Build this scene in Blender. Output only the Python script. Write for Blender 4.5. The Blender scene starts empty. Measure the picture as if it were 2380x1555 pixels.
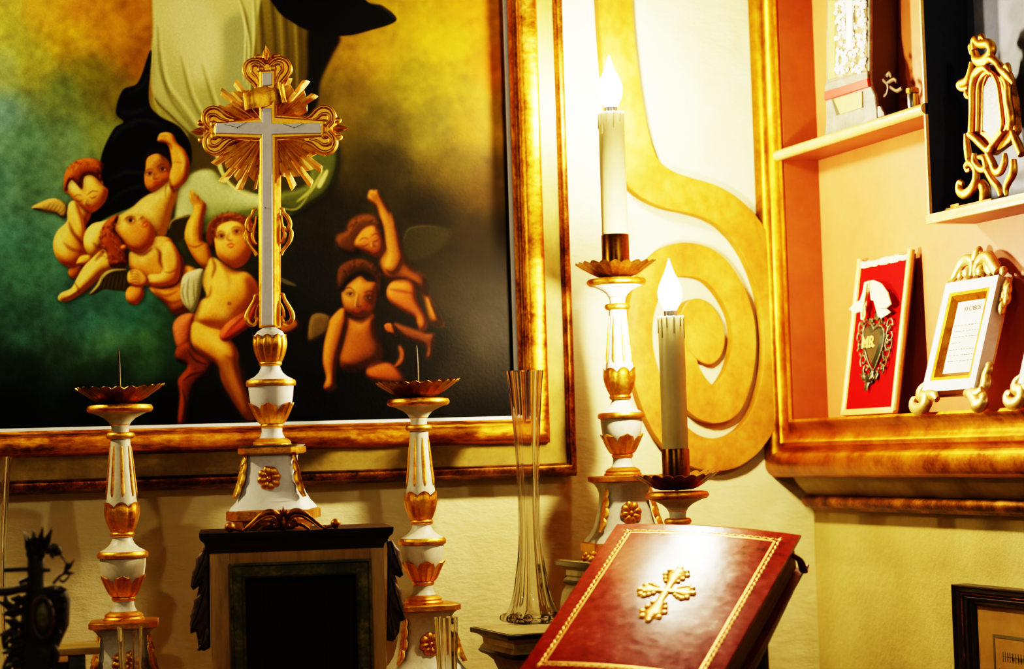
import bpy, bmesh, math, random
import numpy as np
from mathutils import Vector, Matrix, Euler
random.seed(7); rng = np.random.default_rng(7)
SC = bpy.context.scene
COL = SC.collection
PI = math.pi

# ------------------------------------------------------------------ camera model (86 mm-ish lens, slightly rolled)
FPX = 4800.0; YAW = math.radians(19.5); ROLL = math.radians(1.75)
PITCH = math.atan((1050.0 - 777.5) / FPX)
F0 = np.array([math.sin(YAW) * math.cos(PITCH), math.cos(YAW) * math.cos(PITCH), math.sin(PITCH)])
R0 = np.array([math.cos(YAW), -math.sin(YAW), 0.0]); U0 = np.cross(R0, F0)
RV = math.cos(ROLL) * R0 - math.sin(ROLL) * U0
UV = math.cos(ROLL) * U0 + math.sin(ROLL) * R0
RH = R0; FH = np.array([math.sin(YAW), math.cos(YAW), 0.0]); ZH = np.array([0, 0, 1.0])
def ray(px, py): return F0 + ((px - 1190) / FPX) * RV - ((py - 777.5) / FPX) * UV
def at_y(px, py, y): d = ray(px, py); return d * (y / d[1])
def at_x(px, py, x): d = ray(px, py); return d * (x / d[0])
def at_z(px, py, z): d = ray(px, py); return d * (z / d[2])
def at_d(px, py, d): return ray(px, py) * d
cd = bpy.data.cameras.new('camera'); cam = bpy.data.objects.new('camera', cd); COL.objects.link(cam)
cam.matrix_world = Matrix(((RV[0], UV[0], -F0[0], 0), (RV[1], UV[1], -F0[1], 0), (RV[2], UV[2], -F0[2], 0), (0, 0, 0, 1)))
cd.sensor_width = 36; cd.lens = 36 * FPX / 2380.0; cd.clip_start = .05; cd.clip_end = 50
cd.dof.use_dof = True; cd.dof.focus_distance = 2.13; cd.dof.aperture_fstop = 5.0
SC.camera = cam

YW, XW = 2.2375, 1.1708        # back wall plane, right wall plane
GRAD, ALT = -0.250, -0.350     # ledge heights

# ------------------------------------------------------------------ helpers
def finish(bm, smooth=True, ang=40):
    bmesh.ops.recalc_face_normals(bm, faces=bm.faces[:])
    if smooth:
        for f in bm.faces: f.smooth = True
        for e in bm.edges:
            if len(e.link_faces) == 2 and e.calc_face_angle(0) > math.radians(ang): e.smooth = False
def obj(name, bm, mat, parent=None, smooth=True, ang=40, mods=None):
    finish(bm, smooth, ang)
    me = bpy.data.meshes.new(name); bm.to_mesh(me); bm.free()
    me.materials.append(mat)
    o = bpy.data.objects.new(name, me); COL.objects.link(o)
    if parent is not None: o.parent = parent
    return o
def tag(o, label=None, cat=None, group=None, kind=None):
    if label: o['label'] = label
    if cat: o['category'] = cat
    if group: o['group'] = group
    if kind: o['kind'] = kind
    return o
def thing(name, label, cat, loc=(0, 0, 0), rot=(0, 0, 0), group=None):
    o = bpy.data.objects.new(name, None); COL.objects.link(o)
    o.empty_display_size = .02
    o.location = [float(v) for v in loc]; o.rotation_euler = rot
    return tag(o, label, cat, group)
def NB(): return bmesh.new()
def box(bm, x0, x1, y0, y1, z0, z1, bev=0, seg=2):
    t = bmesh.new()
    bmesh.ops.create_cube(t, size=1)
    for v in t.verts:
        v.co = Vector(((x0 + x1) / 2 + v.co.x * (x1 - x0), (y0 + y1) / 2 + v.co.y * (y1 - y0), (z0 + z1) / 2 + v.co.z * (z1 - z0)))
    if bev: bmesh.ops.bevel(t, geom=t.edges[:], offset=bev, segments=seg, affect='EDGES', profile=.5)
    merge(bm, t)
def merge(bm, t, M=None):
    if M is not None: bmesh.ops.transform(t, matrix=M, verts=t.verts[:])
    me = bpy.data.meshes.new('tmp'); t.to_mesh(me); t.free(); bm.from_mesh(me); bpy.data.meshes.remove(me)
def lathe(bm, prof, seg=48, fr=None, fz=None, cx=0, cy=0, cap=True):
    """prof: list of (r, z); fr(theta, i, t) multiplies radius; fz adds height"""
    rings = []
    n = len(prof)
    for i, (r, z) in enumerate(prof):
        ring = []
        for k in range(seg):
            a = 2 * PI * k / seg
            rr = r * (fr(a, i, i / (n - 1)) if fr else 1); zz = z + (fz(a, i, i / (n - 1)) if fz else 0)
            ring.append(bm.verts.new((cx + rr * math.cos(a), cy + rr * math.sin(a), zz)))
        rings.append(ring)
    for i in range(n - 1):
        for k in range(seg):
            bm.faces.new((rings[i][k], rings[i][(k + 1) % seg], rings[i + 1][(k + 1) % seg], rings[i + 1][k]))
    if cap:
        if prof[0][0] > 1e-5: bm.faces.new(list(reversed(rings[0])))
        if prof[-1][0] > 1e-5: bm.faces.new(rings[-1])
    return rings
def torus_ring(bm, R, z, rr, rz, seg=40, sq=.5):
    """soft ring moulding of outer radius R, half height rz"""
    pr = [(R - rr * 2.2, z - rz)]
    for k in range(9):
        a = -PI / 2 + PI * k / 8
        pr.append((R - rr + rr * math.cos(a), z + rz * math.sin(a)))
    pr.append((R - rr * 2.2, z + rz))
    lathe(bm, pr, seg)
def cr(pts, n=8, closed=False):
    """Catmull-Rom through points (any dimension)"""
    P = [np.array(p, float) for p in pts]; out = []
    m = len(P)
    for i in range(m if closed else m - 1):
        if closed: p0, p1, p2, p3 = P[(i - 1) % m], P[i], P[(i + 1) % m], P[(i + 2) % m]
        else:
            p1, p2 = P[i], P[i + 1]
            p0 = P[i - 1] if i > 0 else 2 * p1 - p2
            p3 = P[i + 2] if i + 2 < m else 2 * p2 - p1
        for k in range(n):
            t = k / n
            out.append(.5 * ((2 * p1) + (-p0 + p2) * t + (2 * p0 - 5 * p1 + 4 * p2 - p3) * t * t + (-p0 + 3 * p1 - 3 * p2 + p3) * t ** 3))
    if not closed: out.append(P[-1])
    return out
def tube(bm, pts, rad, seg=10, flat=1.0, nrm=None, smooth=6):
    """tube through pts; rad = number or list per control point; flat squashes along nrm (fixed normal)"""
    if not hasattr(rad, '__len__'): rad = [rad] * len(pts)
    if smooth:
        q = cr([list(p) + [r] for p, r in zip(pts, rad)], smooth)
    else: q = [np.array(list(p) + [r]) for p, r in zip(pts, rad)]
    P = [Vector(a[:3]) for a in q]; Rr = [max(a[3], 1e-5) for a in q]
    rings = []
    N = Vector(nrm) if nrm is not None else None
    prev = None
    for i, p in enumerate(P):
        t = (P[min(i + 1, len(P) - 1)] - P[max(i - 1, 0)])
        t = t.normalized() if t.length > 1e-9 else Vector((0, 0, 1))
        if N is not None: a = t.cross(N)
        else:
            a = t.cross(prev) if prev is not None and t.cross(prev).length > 1e-4 else t.cross(Vector((0.123, 1, .31)))
        if a.length < 1e-6: a = Vector((1, 0, 0))
        a.normalize(); b = a.cross(t); b.normalize(); prev = b
        rings.append([bm.verts.new(p + a * (Rr[i] * math.cos(2 * PI * k / seg)) + b * (Rr[i] * flat * math.sin(2 * PI * k / seg))) for k in range(seg)])
    for i in range(len(rings) - 1):
        for k in range(seg):
            bm.faces.new((rings[i][k], rings[i][(k + 1) % seg], rings[i + 1][(k + 1) % seg], rings[i + 1][k]))
    bm.faces.new(list(reversed(rings[0]))); bm.faces.new(rings[-1])
def blob(bm, c, r, seg=14, rot=None):
    t = bmesh.new(); bmesh.ops.create_uvsphere(t, u_segments=seg, v_segments=max(6, seg // 2 + 1), radius=1)
    if not hasattr(r, '__len__'): r = (r, r, r)
    M = Matrix.Translation(Vector(c)) @ (rot.to_matrix().to_4x4() if rot else Matrix()) @ Matrix.Diagonal((r[0], r[1], r[2], 1))
    merge(bm, t, M)
def slab_poly(bm, pts, y_front, y_back, bev=0.0, to3=None):
    """extrude a 2D polygon (x,z) from y_front (toward viewer) to y_back with a chamfered front edge"""
    n = len(pts)
    P = [np.array(p, float) for p in pts]
    area = sum(P[i][0] * P[(i + 1) % n][1] - P[(i + 1) % n][0] * P[i][1] for i in range(n))
    if area < 0: P.reverse()
    ins = []
    for i in range(n):
        e1 = P[i] - P[i - 1]; e2 = P[(i + 1) % n] - P[i]
        l1 = np.hypot(*e1) + 1e-12; l2 = np.hypot(*e2) + 1e-12
        n1 = np.array([-e1[1], e1[0]]) / l1; n2 = np.array([-e2[1], e2[0]]) / l2
        m = n1 + n2; d = np.dot(m, m)
        ins.append(P[i] + (m * (2 / d) if d > .3 else n1) * bev)
    f = to3 if to3 else (lambda x, y, z: (x, y, z))
    back = [bm.verts.new(f(p[0], y_back, p[1])) for p in P]
    rim = [bm.verts.new(f(p[0], y_front + bev, p[1])) for p in P]
    front = [bm.verts.new(f(p[0], y_front, p[1])) for p in ins] if bev else rim
    for a, b in ((back, rim),) + (((rim, front),) if bev else ()):
        for i in range(n): bm.faces.new((a[i], a[(i + 1) % n], b[(i + 1) % n], b[i]))
    bm.faces.new(front); bm.faces.new(list(reversed(back)))
    return bm
def leaf(bm, base, tip, width, nrm, curl=.25, n=9, lobes=0, thick=.25, mid=.15):
    """carved leaf: base->tip, width, surface normal nrm; raised centre rib, tip curling out"""
    b = Vector(base); t = Vector(tip); ax = t - b; L = ax.length; ax.normalize(); N = Vector(nrm).normalized(); sd = ax.cross(N).normalized(); N = sd.cross(ax)
    rows = []
    for i in range(n + 1):
        u = i / n
        w = width * (math.sin(PI * min(1, u * .92 + .08)) ** .7) * (1 - .35 * u)
        if lobes: w *= 1 + .22 * math.cos(2 * PI * lobes * u)
        if i == n: w = width * .03
        c = b + ax * (L * u) + N * (L * curl * u * u)
        row = []
        for s in (-1, -.6, -.22, 0, .22, .6, 1):
            h = thick * width * (1 - abs(s) ** 2) + (mid * width if s == 0 else 0) - (.12 * width if abs(abs(s) - .22) < .01 else 0)
            row.append(bm.verts.new(c + sd * (w * s) + N * h))
        rows.append(row)
    for i in range(n):
        for k in range(6): bm.faces.new((rows[i][k], rows[i][k + 1], rows[i + 1][k + 1], rows[i + 1][k]))
    # closed back
    backs = []
    for i in range(n + 1):
        c = (rows[i][0].co + rows[i][6].co) / 2 - N * (width * .18); backs.append(bm.verts.new(c))
    for i in range(n):
        bm.faces.new((rows[i + 1][0], backs[i + 1], backs[i], rows[i][0])); bm.faces.new((rows[i][6], backs[i], backs[i + 1], rows[i + 1][6]))
    bm.faces.new(rows[0] + [backs[0]]); bm.faces.new(list(reversed(rows[n])) + [backs[n]])
def spiral(c, r0, r1, a0, turns, n=14, plane='xz', sgn=1):
    out = []
    for i in range(n + 1):
        t = i / n; a = a0 + sgn * 2 * PI * turns * t; r = r0 + (r1 - r0) * t
        x, z = c[0] + r * math.cos(a), c[2] + r * math.sin(a); out.append((x, c[1], z))
    return out
def sqloft(bm, prof, ch=.22):
    """square turning with chamfered corners: prof [(halfx, halfy, z)]"""
    rings = []
    for hx, hy, z in prof:
        c = ch * min(hx, hy)
        pts = [(-hx + c, -hy), (hx - c, -hy), (hx, -hy + c), (hx, hy - c), (hx - c, hy), (-hx + c, hy), (-hx, hy - c), (-hx, -hy + c)]
        rings.append([bm.verts.new((x, y, z)) for x, y in pts])
    for i in range(len(rings) - 1):
        for k in range(8): bm.faces.new((rings[i][k], rings[i][(k + 1) % 8], rings[i + 1][(k + 1) % 8], rings[i + 1][k]))
    bm.faces.new(list(reversed(rings[0]))); bm.faces.new(rings[-1])
def frame_sweep(bm, rect, prof, to3):
    """rect (x0,z0,x1,z1) inner opening; prof [(w outward, h toward viewer)]; to3(x,z,h)"""
    x0, z0, x1, z1 = rect
    cs = [(x0, z0, -1, -1), (x1, z0, 1, -1), (x1, z1, 1, 1), (x0, z1, -1, 1)]
    cols = [[bm.verts.new(to3(cx + sx * w, cz + sz * w, h)) for (w, h) in prof] for (cx, cz, sx, sz) in cs]
    m = len(prof)
    for i in range(4):
        a, b = cols[i], cols[(i + 1) % 4]
        for k in range(m):
            k2 = (k + 1) % m
            bm.faces.new((a[k], b[k], b[k2], a[k2]))
def arc(c0, c1, bulge, n=8):
    """points from c0 to c1 bulging in h (second coord)"""
    out = []
    for k in range(n + 1):
        a = PI * k / n
        u = (1 - math.cos(a)) / 2
        out.append((c0[0] + (c1[0] - c0[0]) * u, c0[1] + (c1[1] - c0[1]) * u + bulge * math.sin(a)))
    return out
def copy_tree(o, parent=None):
    c = o.copy(); COL.objects.link(c)
    if parent is not None: c.parent = parent; c.matrix_parent_inverse = Matrix()
    for ch in [x for x in KIDS.get(o.name, [])]: copy_tree(ch, c)
    return c
KIDS = {}
def index_kids():
    KIDS.clear()
    for o in COL.objects:
        if o.parent: KIDS.setdefault(o.parent.name, []).append(o)

# ------------------------------------------------------------------ materials
def srgb(r, g, b):
    f = lambda c: (c / 255 / 12.92) if c / 255 <= .04045 else ((c / 255 + .055) / 1.055) ** 2.4
    return (f(r), f(g), f(b), 1)
def nodes(name):
    m = bpy.data.materials.new(name); m.use_nodes = True; nt = m.node_tree; nt.nodes.clear()
    out = nt.nodes.new('ShaderNodeOutputMaterial'); bs = nt.nodes.new('ShaderNodeBsdfPrincipled')
    nt.links.new(bs.outputs[0], out.inputs[0]); return m, nt, bs
def noise(nt, scale, detail=4, rough=.55, coord='Object', stretch=None):
    tc = nt.nodes.new('ShaderNodeTexCoord'); n = nt.nodes.new('ShaderNodeTexNoise')
    n.inputs['Scale'].default_value = scale; n.inputs['Detail'].default_value = detail; n.inputs['Roughness'].default_value = rough
    src = tc.outputs[coord]
    if stretch:
        mp = nt.nodes.new('ShaderNodeMapping'); mp.inputs['Scale'].default_value = stretch
        nt.links.new(src, mp.inputs[0]); src = mp.outputs[0]
    nt.links.new(src, n.inputs['Vector']); return n
def ramp(nt, fac, stops):
    r = nt.nodes.new('ShaderNodeValToRGB'); e = r.color_ramp.elements
    while len(e) < len(stops): e.new(.5)
    for el, (p, c) in zip(e, stops): el.position = p; el.color = c
    nt.links.new(fac, r.inputs[0]); return r
def bump(nt, bs, fac, strength=.3, dist=.002):
    b = nt.nodes.new('ShaderNodeBump'); b.inputs['Strength'].default_value = strength; b.inputs['Distance'].default_value = dist
    nt.links.new(fac, b.inputs['Height']); nt.links.new(b.outputs[0], bs.inputs['Normal'])
def mat(name, stops, scale=60, rough=.5, metal=0, bumps=.2, bdist=.001, rrange=None, detail=5, stretch=None, spec=.5, coat=0, fine=.4):
    """generic procedural material: noise -> colour ramp, bump, roughness variation"""
    m, nt, bs = nodes(name)
    n = noise(nt, scale, detail, stretch=stretch)
    nf = noise(nt, scale * 7, 6, .65, stretch=stretch)
    mx = nt.nodes.new('ShaderNodeMix'); mx.data_type = 'FLOAT'; mx.inputs[0].default_value = fine
    nt.links.new(n.outputs['Fac'], mx.inputs[2]); nt.links.new(nf.outputs['Fac'], mx.inputs[3])
    r = ramp(nt, mx.outputs[0], stops)
    nt.links.new(r.outputs[0], bs.inputs['Base Color'])
    bs.inputs['Metallic'].default_value = metal; bs.inputs['Roughness'].default_value = rough
    bs.inputs['Specular IOR Level'].default_value = spec
    if coat: bs.inputs['Coat Weight'].default_value = coat; bs.inputs['Coat Roughness'].default_value = .15
    if rrange:
        mr = nt.nodes.new('ShaderNodeMapRange'); mr.inputs[1].default_value = .3; mr.inputs[2].default_value = .7
        mr.inputs[3].default_value, mr.inputs[4].default_value = rrange
        nt.links.new(mx.outputs[0], mr.inputs[0]); nt.links.new(mr.outputs[0], bs.inputs['Roughness'])
    if bumps:
        n2 = noise(nt, scale * 4.5, 6, .6, stretch=stretch); bump(nt, bs, n2.outputs['Fac'], bumps, bdist)
    return m
def C(r, g, b): return srgb(r, g, b)
M = {}
M['gold'] = mat('gilding', [(.30, C(150, 80, 14)), (.45, C(222, 150, 44)), (.7, C(250, 196, 88))], 55, .3, 1, .35, .0010, (.26, .5))
M['ray_gold'] = mat('bright_gilding', [(.3, C(222, 160, 62)), (.5, C(250, 204, 110)), (.7, C(255, 226, 150))], 70, .46, .9, .25, .0008)
M['old_gold'] = mat('worn_gilding', [(.34, C(58, 26, 8)), (.44, C(170, 100, 24)), (.56, C(232, 164, 52)), (.75, C(250, 200, 96))], 26, .34, 1, .5, .0015, (.26, .48), stretch=(1, 1, 2.2))
M['frame_gold'] = mat('frame_gilding', [(.27, C(54, 24, 4)), (.38, C(136, 74, 14)), (.53, C(206, 130, 34)), (.74, C(246, 188, 80))], 40, .36, 1, .6, .0012, (.28, .5), stretch=(.35, 1, .8), fine=.5)
M['niche_gold'] = mat('niche_frame_gilding', [(.32, C(84, 42, 6)), (.44, C(158, 92, 18)), (.6, C(206, 134, 34)), (.8, C(236, 178, 72))], 16, .36, 1, .4, .0016, (.3, .46))
M['dark_gold'] = mat('tarnished_gilding', [(.36, C(44, 22, 6)), (.5, C(112, 66, 16)), (.66, C(186, 122, 38))], 50, .42, .9, .4, .001)
M['scroll_gold'] = mat('scroll_gilding', [(.30, C(128, 68, 10)), (.5, C(176, 106, 22)), (.68, C(204, 142, 48))], 16, .5, .25, .5, .002, (.42, .6), stretch=(1, 1, .8))
M['white'] = mat('white_gesso', [(.28, C(112, 94, 62)), (.40, C(186, 174, 142)), (.6, C(210, 200, 172))], 34, .45, 0, .25, .0008)
M['white_clean'] = mat('white_paint', [(.25, C(196, 188, 172)), (.5, C(224, 219, 208)), (.8, C(236, 232, 224))], 40, .5, 0, .15, .0006)
M['inlay'] = mat('silvered_white', [(.25, C(206, 204, 200)), (.5, C(226, 224, 220)), (.8, C(236, 234, 230))], 70, .5, .1, .1, .0004)
M['band'] = mat('olive_cream_band', [(.3, C(112, 90, 34)), (.5, C(136, 112, 46)), (.7, C(156, 132, 62))], 30, .5, 0, .3, .001)
M['cream'] = mat('cream_paint', [(.3, C(128, 104, 40)), (.5, C(160, 134, 62)), (.75, C(178, 154, 80))], 12, .55, 0, .3, .001)
M['wax'] = mat('candle_sleeve', [(.3, C(176, 158, 96)), (.7, C(196, 180, 120))], 25, .45, 0, .12, .0005)
M['brass_dark'] = mat('dark_brass', [(.3, C(60, 36, 10)), (.6, C(124, 84, 24)), (.8, C(170, 120, 44))], 30, .28, 1, .1, .0005)
M['tin'] = mat('gilt_tin', [(.3, C(66, 42, 12)), (.5, C(146, 104, 36)), (.75, C(210, 168, 84))], 45, .33, 1, .4, .001)
M['iron'] = mat('iron_spike', [(.3, C(30, 26, 20)), (.7, C(74, 66, 50))], 80, .4, .9, .1, .0005)
M['steel'] = mat('bulb_collar', [(.3, C(120, 112, 100)), (.7, C(190, 184, 172))], 80, .25, 1, 0)
M['wood'] = mat('olive_wood', [(.3, C(96, 72, 22)), (.5, C(158, 124, 50)), (.72, C(184, 150, 72))], 9, .5, 0, .3, .001, stretch=(2.4, 1, .4))
M['wood_dark'] = mat('dark_wood', [(.3, C(16, 10, 3)), (.55, C(44, 30, 8)), (.8, C(78, 56, 18))], 24, .4, 0, .3, .001, stretch=(.4, 1, 1))
M['green_paint'] = mat('green_painted_wood', [(.3, C(34, 36, 14)), (.5, C(72, 72, 28)), (.7, C(136, 124, 60))], 38, .45, 0, .3, .001)
M['black'] = mat('black_void', [(.3, C(4, 5, 3)), (.7, C(12, 13, 8))], 20, .35, 0, 0)
M['orna_dark'] = mat('blackened_carving', [(.3, C(10, 8, 3)), (.55, C(38, 28, 10)), (.75, C(74, 58, 22))], 45, .5, .1, .4, .001)
M['leaf_dark'] = mat('dark_leaf_carving', [(.3, C(34, 22, 6)), (.6, C(80, 56, 18)), (.8, C(130, 94, 34))], 45, .45, .2, .4, .001)
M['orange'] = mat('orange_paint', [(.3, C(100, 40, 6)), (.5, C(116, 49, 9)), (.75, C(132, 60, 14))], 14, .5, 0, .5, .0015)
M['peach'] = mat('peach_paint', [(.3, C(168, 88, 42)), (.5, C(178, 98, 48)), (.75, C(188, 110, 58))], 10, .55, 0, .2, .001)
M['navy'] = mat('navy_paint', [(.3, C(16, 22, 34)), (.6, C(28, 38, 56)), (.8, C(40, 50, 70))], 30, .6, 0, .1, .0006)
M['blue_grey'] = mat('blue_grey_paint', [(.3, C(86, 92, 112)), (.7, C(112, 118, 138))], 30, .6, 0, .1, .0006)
M['pale_gold'] = mat('pale_gilding', [(.3, C(176, 116, 40)), (.5, C(228, 176, 92)), (.75, C(248, 212, 140))], 40, .36, .7, .4, .001)
M['lip'] = mat('pale_gilt_edge', [(.3, C(190, 136, 52)), (.5, C(226, 176, 88)), (.8, C(240, 204, 128))], 30, .42, .35, .3, .001)
M['red_velvet'] = mat('red_velvet', [(.3, C(140, 0, 0)), (.6, C(156, 1, 0)), (.8, C(168, 3, 0))], 30, .8, 0, .15, .0006, spec=.08)
M['red_ribbon'] = mat('red_ribbon', [(.3, C(206, 22, 14)), (.7, C(228, 36, 24))], 60, .5, 0, .1, .0005)
M['ribbon'] = mat('cream_ribbon', [(.3, C(190, 160, 106)), (.6, C(232, 210, 160))], 60, .6, 0, .2, .0006)
M['silver_dark'] = mat('blackened_silver', [(.35, C(30, 30, 24)), (.55, C(96, 90, 64)), (.72, C(196, 180, 112))], 220, .35, .8, .6, .0006)
M['silver'] = mat('silver_plate', [(.3, C(70, 68, 56)), (.5, C(110, 106, 90)), (.7, C(150, 144, 124))], 60, .45, .4, .3, .0008)
M['paper'] = mat('old_paper', [(.3, C(222, 212, 180)), (.7, C(240, 234, 210))], 20, .7, 0, .05, .0004)
M['ink'] = mat('brown_ink', [(.3, C(74, 60, 32)), (.7, C(104, 86, 50))], 60, .8, 0, 0)
M['ink_dark'] = mat('dark_ink', [(.3, C(70, 58, 34)), (.7, C(96, 80, 50))], 60, .8, 0, 0)
M['pencil'] = mat('pencil_line', [(.3, C(74, 66, 50)), (.7, C(100, 92, 74))], 60, .8, 0, 0)
M['leather'] = mat('red_leather', [(.30, C(50, 2, 0)), (.43, C(112, 9, 0)), (.55, C(134, 22, 0)), (.70, C(168, 60, 10))], 15, .3, 0, .4, .0006, (.14, .30), detail=8, spec=.3, fine=.5)
M['leather_edge'] = mat('dark_red_leather', [(.3, C(44, 8, 3)), (.7, C(104, 22, 6))], 40, .4, 0, .3, .0008)
M['tooling'] = mat('gold_tooling', [(.3, C(186, 112, 28)), (.6, C(232, 168, 66))], 180, .36, .8, .4, .0006)
M['pages'] = mat('page_block', [(.3, C(60, 44, 22)), (.6, C(110, 84, 46))], 14, .7, 0, .5, .001, stretch=(1, 1, 30))
M['bole'] = mat('print_paper', [(.3, C(128, 92, 30)), (.7, C(158, 118, 46))], 14, .6, 0, .05, .0004)
M['print_dark'] = mat('print_ink', [(.3, C(66, 58, 24)), (.7, C(92, 80, 36))], 30, .6, 0, 0)
M['marble'] = mat('painted_marble', [(.3, C(120, 104, 60)), (.55, C(176, 160, 104)), (.75, C(204, 190, 138))], 14, .4, 0, .15, .0008)
M['marble_edge'] = mat('dark_marble', [(.3, C(22, 18, 8)), (.7, C(58, 50, 26))], 30, .3, 0, .1, .0006)
M['linen'] = mat('altar_wood', [(.3, C(80, 58, 24)), (.7, C(140, 110, 56))], 12, .55, 0, .2, .001)
M['flower'] = mat('pearl_cutout_paper', [(.40, C(70, 50, 22)), (.5, C(130, 108, 60)), (.6, C(176, 164, 124))], 60, .4, .1, .5, .001)
M['crystal'] = mat('mother_of_pearl', [(.3, C(36, 32, 24)), (.5, C(72, 66, 54)), (.7, C(128, 120, 106))], 60, .35, .1, .3, .0015)

def wall_mat(name, c0, c1, c2):
    m, nt, bs = nodes(name)
    n = noise(nt, 5, 6, .6); r = ramp(nt, n.outputs['Fac'], [(.3, c0), (.5, c1), (.72, c2)])
    nt.links.new(r.outputs[0], bs.inputs['Base Color']); bs.inputs['Roughness'].default_value = .6
    n2 = noise(nt, 120, 7, .68, stretch=(.4, 1, 1)); n3 = noise(nt, 14, 3, .5)
    ad = nt.nodes.new('ShaderNodeMath'); ad.operation = 'MULTIPLY_ADD'; ad.inputs[1].default_value = 3.2
    nt.links.new(n3.outputs['Fac'], ad.inputs[0]); nt.links.new(n2.outputs['Fac'], ad.inputs[2])
    bump(nt, bs, ad.outputs[0], .75, .0024)
    return m
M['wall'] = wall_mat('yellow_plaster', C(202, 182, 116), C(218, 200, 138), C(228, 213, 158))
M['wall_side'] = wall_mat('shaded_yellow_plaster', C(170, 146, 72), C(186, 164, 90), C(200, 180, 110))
M['heart'] = mat('dark_patina', [(.3, C(22, 24, 14)), (.6, C(52, 50, 30)), (.8, C(92, 84, 52))], 120, .35, .5, .3, .0005)
def glass_mat():
    m, nt, bs = nodes('clear_glass')
    bs.inputs['Base Color'].default_value = (1, .985, .93, 1); bs.inputs['Roughness'].default_value = .02
    bs.inputs['IOR'].default_value = 1.45; bs.inputs['Transmission Weight'].default_value = 1
    n = noise(nt, 30, 2, stretch=(1, 1, .15)); bump(nt, bs, n.outputs['Fac'], .25, .001)
    return m
M['glass'] = glass_mat()
def bulb_mat():
    m, nt, bs = nodes('lit_bulb')
    n = noise(nt, 20, 1)
    r = ramp(nt, n.outputs['Fac'], [(0, (1, .80, .50, 1)), (1, (1, .84, .56, 1))])
    nt.links.new(r.outputs[0], bs.inputs['Emission Color']); bs.inputs['Emission Strength'].default_value = BULB
    bs.inputs['Base Color'].default_value = (1, .95, .85, 1)
    return m
BULB = 1500.0
M['bulb'] = bulb_mat()
# ------------------------------------------------------------------ the oil painting: brushwork computed in picture coordinates
PX0, PY0, PX1, PY1 = -70, -70, 1202, 1010
PW, PH = PX1 - PX0, PY1 - PY0
def box_blur(a, r):
    r = int(r)
    if r < 1: return a
    for ax in (0, 1):
        pad = [(0, 0)] * a.ndim; pad[ax] = (r + 1, r)
        b = np.pad(a, pad, mode='edge').cumsum(axis=ax)
        n = a.shape[ax]
        sl1 = [slice(None)] * a.ndim; sl0 = [slice(None)] * a.ndim
        sl1[ax] = slice(2 * r + 1, 2 * r + 1 + n); sl0[ax] = slice(0, n)
        a = (b[tuple(sl1)] - b[tuple(sl0)]) / (2 * r + 1)
    return a
def blur(a, r):
    r = max(0, r)
    if r < .6: return a
    k = max(1, int(round(r * .6)))
    return box_blur(box_blur(a, k), k)
def lin(c):
    return np.array(srgb(*c)[:3])
def background():
    step = 10
    gx, gy = np.meshgrid(np.arange(PX0, PX1 + step, step), np.arange(PY0, PY1 + step, step))
    pts = [(0, 0, 168, 160, 66), (20, 60, 170, 168, 70), (90, 20, 196, 150, 44), (180, 15, 206, 140, 34), (0, 150, 140, 156, 96), (0, 260, 104, 142, 128), (70, 140, 150, 150, 58), (150, 80, 178, 140, 26), (250, 60, 176, 120, 20),
           (310, 20, 150, 96, 16), (330, 130, 136, 88, 12), (200, 170, 104, 100, 24), (260, 230, 96, 88, 26), (150, 210, 92, 108, 60), (60, 330, 84, 118, 92), (0, 420, 84, 122, 106), (160, 320, 92, 118, 84), (230, 300, 104, 116, 56),
           (60, 420, 70, 98, 76), (10, 560, 66, 104, 92), (60, 600, 62, 100, 82), (60, 760, 52, 84, 72), (200, 740, 52, 92, 84), (300, 730, 48, 92, 80), (240, 790, 64, 98, 74), (330, 790, 58, 90, 60), (130, 820, 40, 60, 44), (250, 860, 26, 42, 26),
           (50, 860, 20, 32, 24), (30, 950, 6, 10, 8), (200, 940, 8, 12, 6), (400, 950, 6, 8, 4), (400, 800, 30, 54, 40), (520, 960, 6, 5, 3), (850, 120, 112, 82, 16), (960, 60, 126, 98, 16), (1050, 90, 120, 92, 14), (1110, 40, 148, 88, 14),
           (1130, 150, 122, 62, 8), (1060, 190, 92, 74, 14), (960, 180, 92, 80, 16), (800, 220, 74, 60, 14), (880, 280, 58, 50, 14), (1000, 280, 74, 66, 18), (1110, 280, 96, 66, 8), (900, 380, 32, 28, 10), (1050, 380, 60, 48, 10), (1120, 430, 52, 36, 6),
           (740, 520, 26, 24, 18), (700, 600, 20, 20, 18), (1000, 500, 22, 18, 8), (1100, 560, 26, 20, 8), (1060, 700, 34, 28, 16), (1120, 780, 40, 34, 22), (1080, 860, 26, 22, 12), (1000, 800, 10, 8, 4), (900, 960, 5, 4, 2), (1120, 950, 10, 8, 5),
           (700, 800, 8, 7, 5), (750, 900, 4, 4, 3), (600, 700, 10, 8, 5), (500, 620, 40, 40, 20), (640, 560, 30, 30, 14), (520, 800, 14, 14, 8)]
    num = np.zeros(gx.shape + (3,)); den = np.zeros(gx.shape)
    for x, y, r, g, b in pts:
        w = 1 / ((gx - x) ** 2 + (gy - y) ** 2 + 900.0) ** 1.9
        num += w[..., None] * np.array((r, g, b)); den += w
    a = num / den[..., None]
    a = np.repeat(np.repeat(a, step, 0), step, 1)[:PH, :PW]
    return blur(a, 10)
def cloud(scale, amp):
    h, w = PH // scale + 3, PW // scale + 3
    n = rng.standard_normal((h, w))
    n = np.repeat(np.repeat(n, scale, 0), scale, 1)[:PH, :PW]
    n = blur(n, scale); return amp * n / (n.std() + 1e-9)
IMG = background()
IMG *= (1 + cloud(30, .05) + cloud(9, .04))[..., None]
def T(s, ox, oy): return lambda pts: [(ox + x / s, oy + y / s) for x, y in pts]
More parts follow.
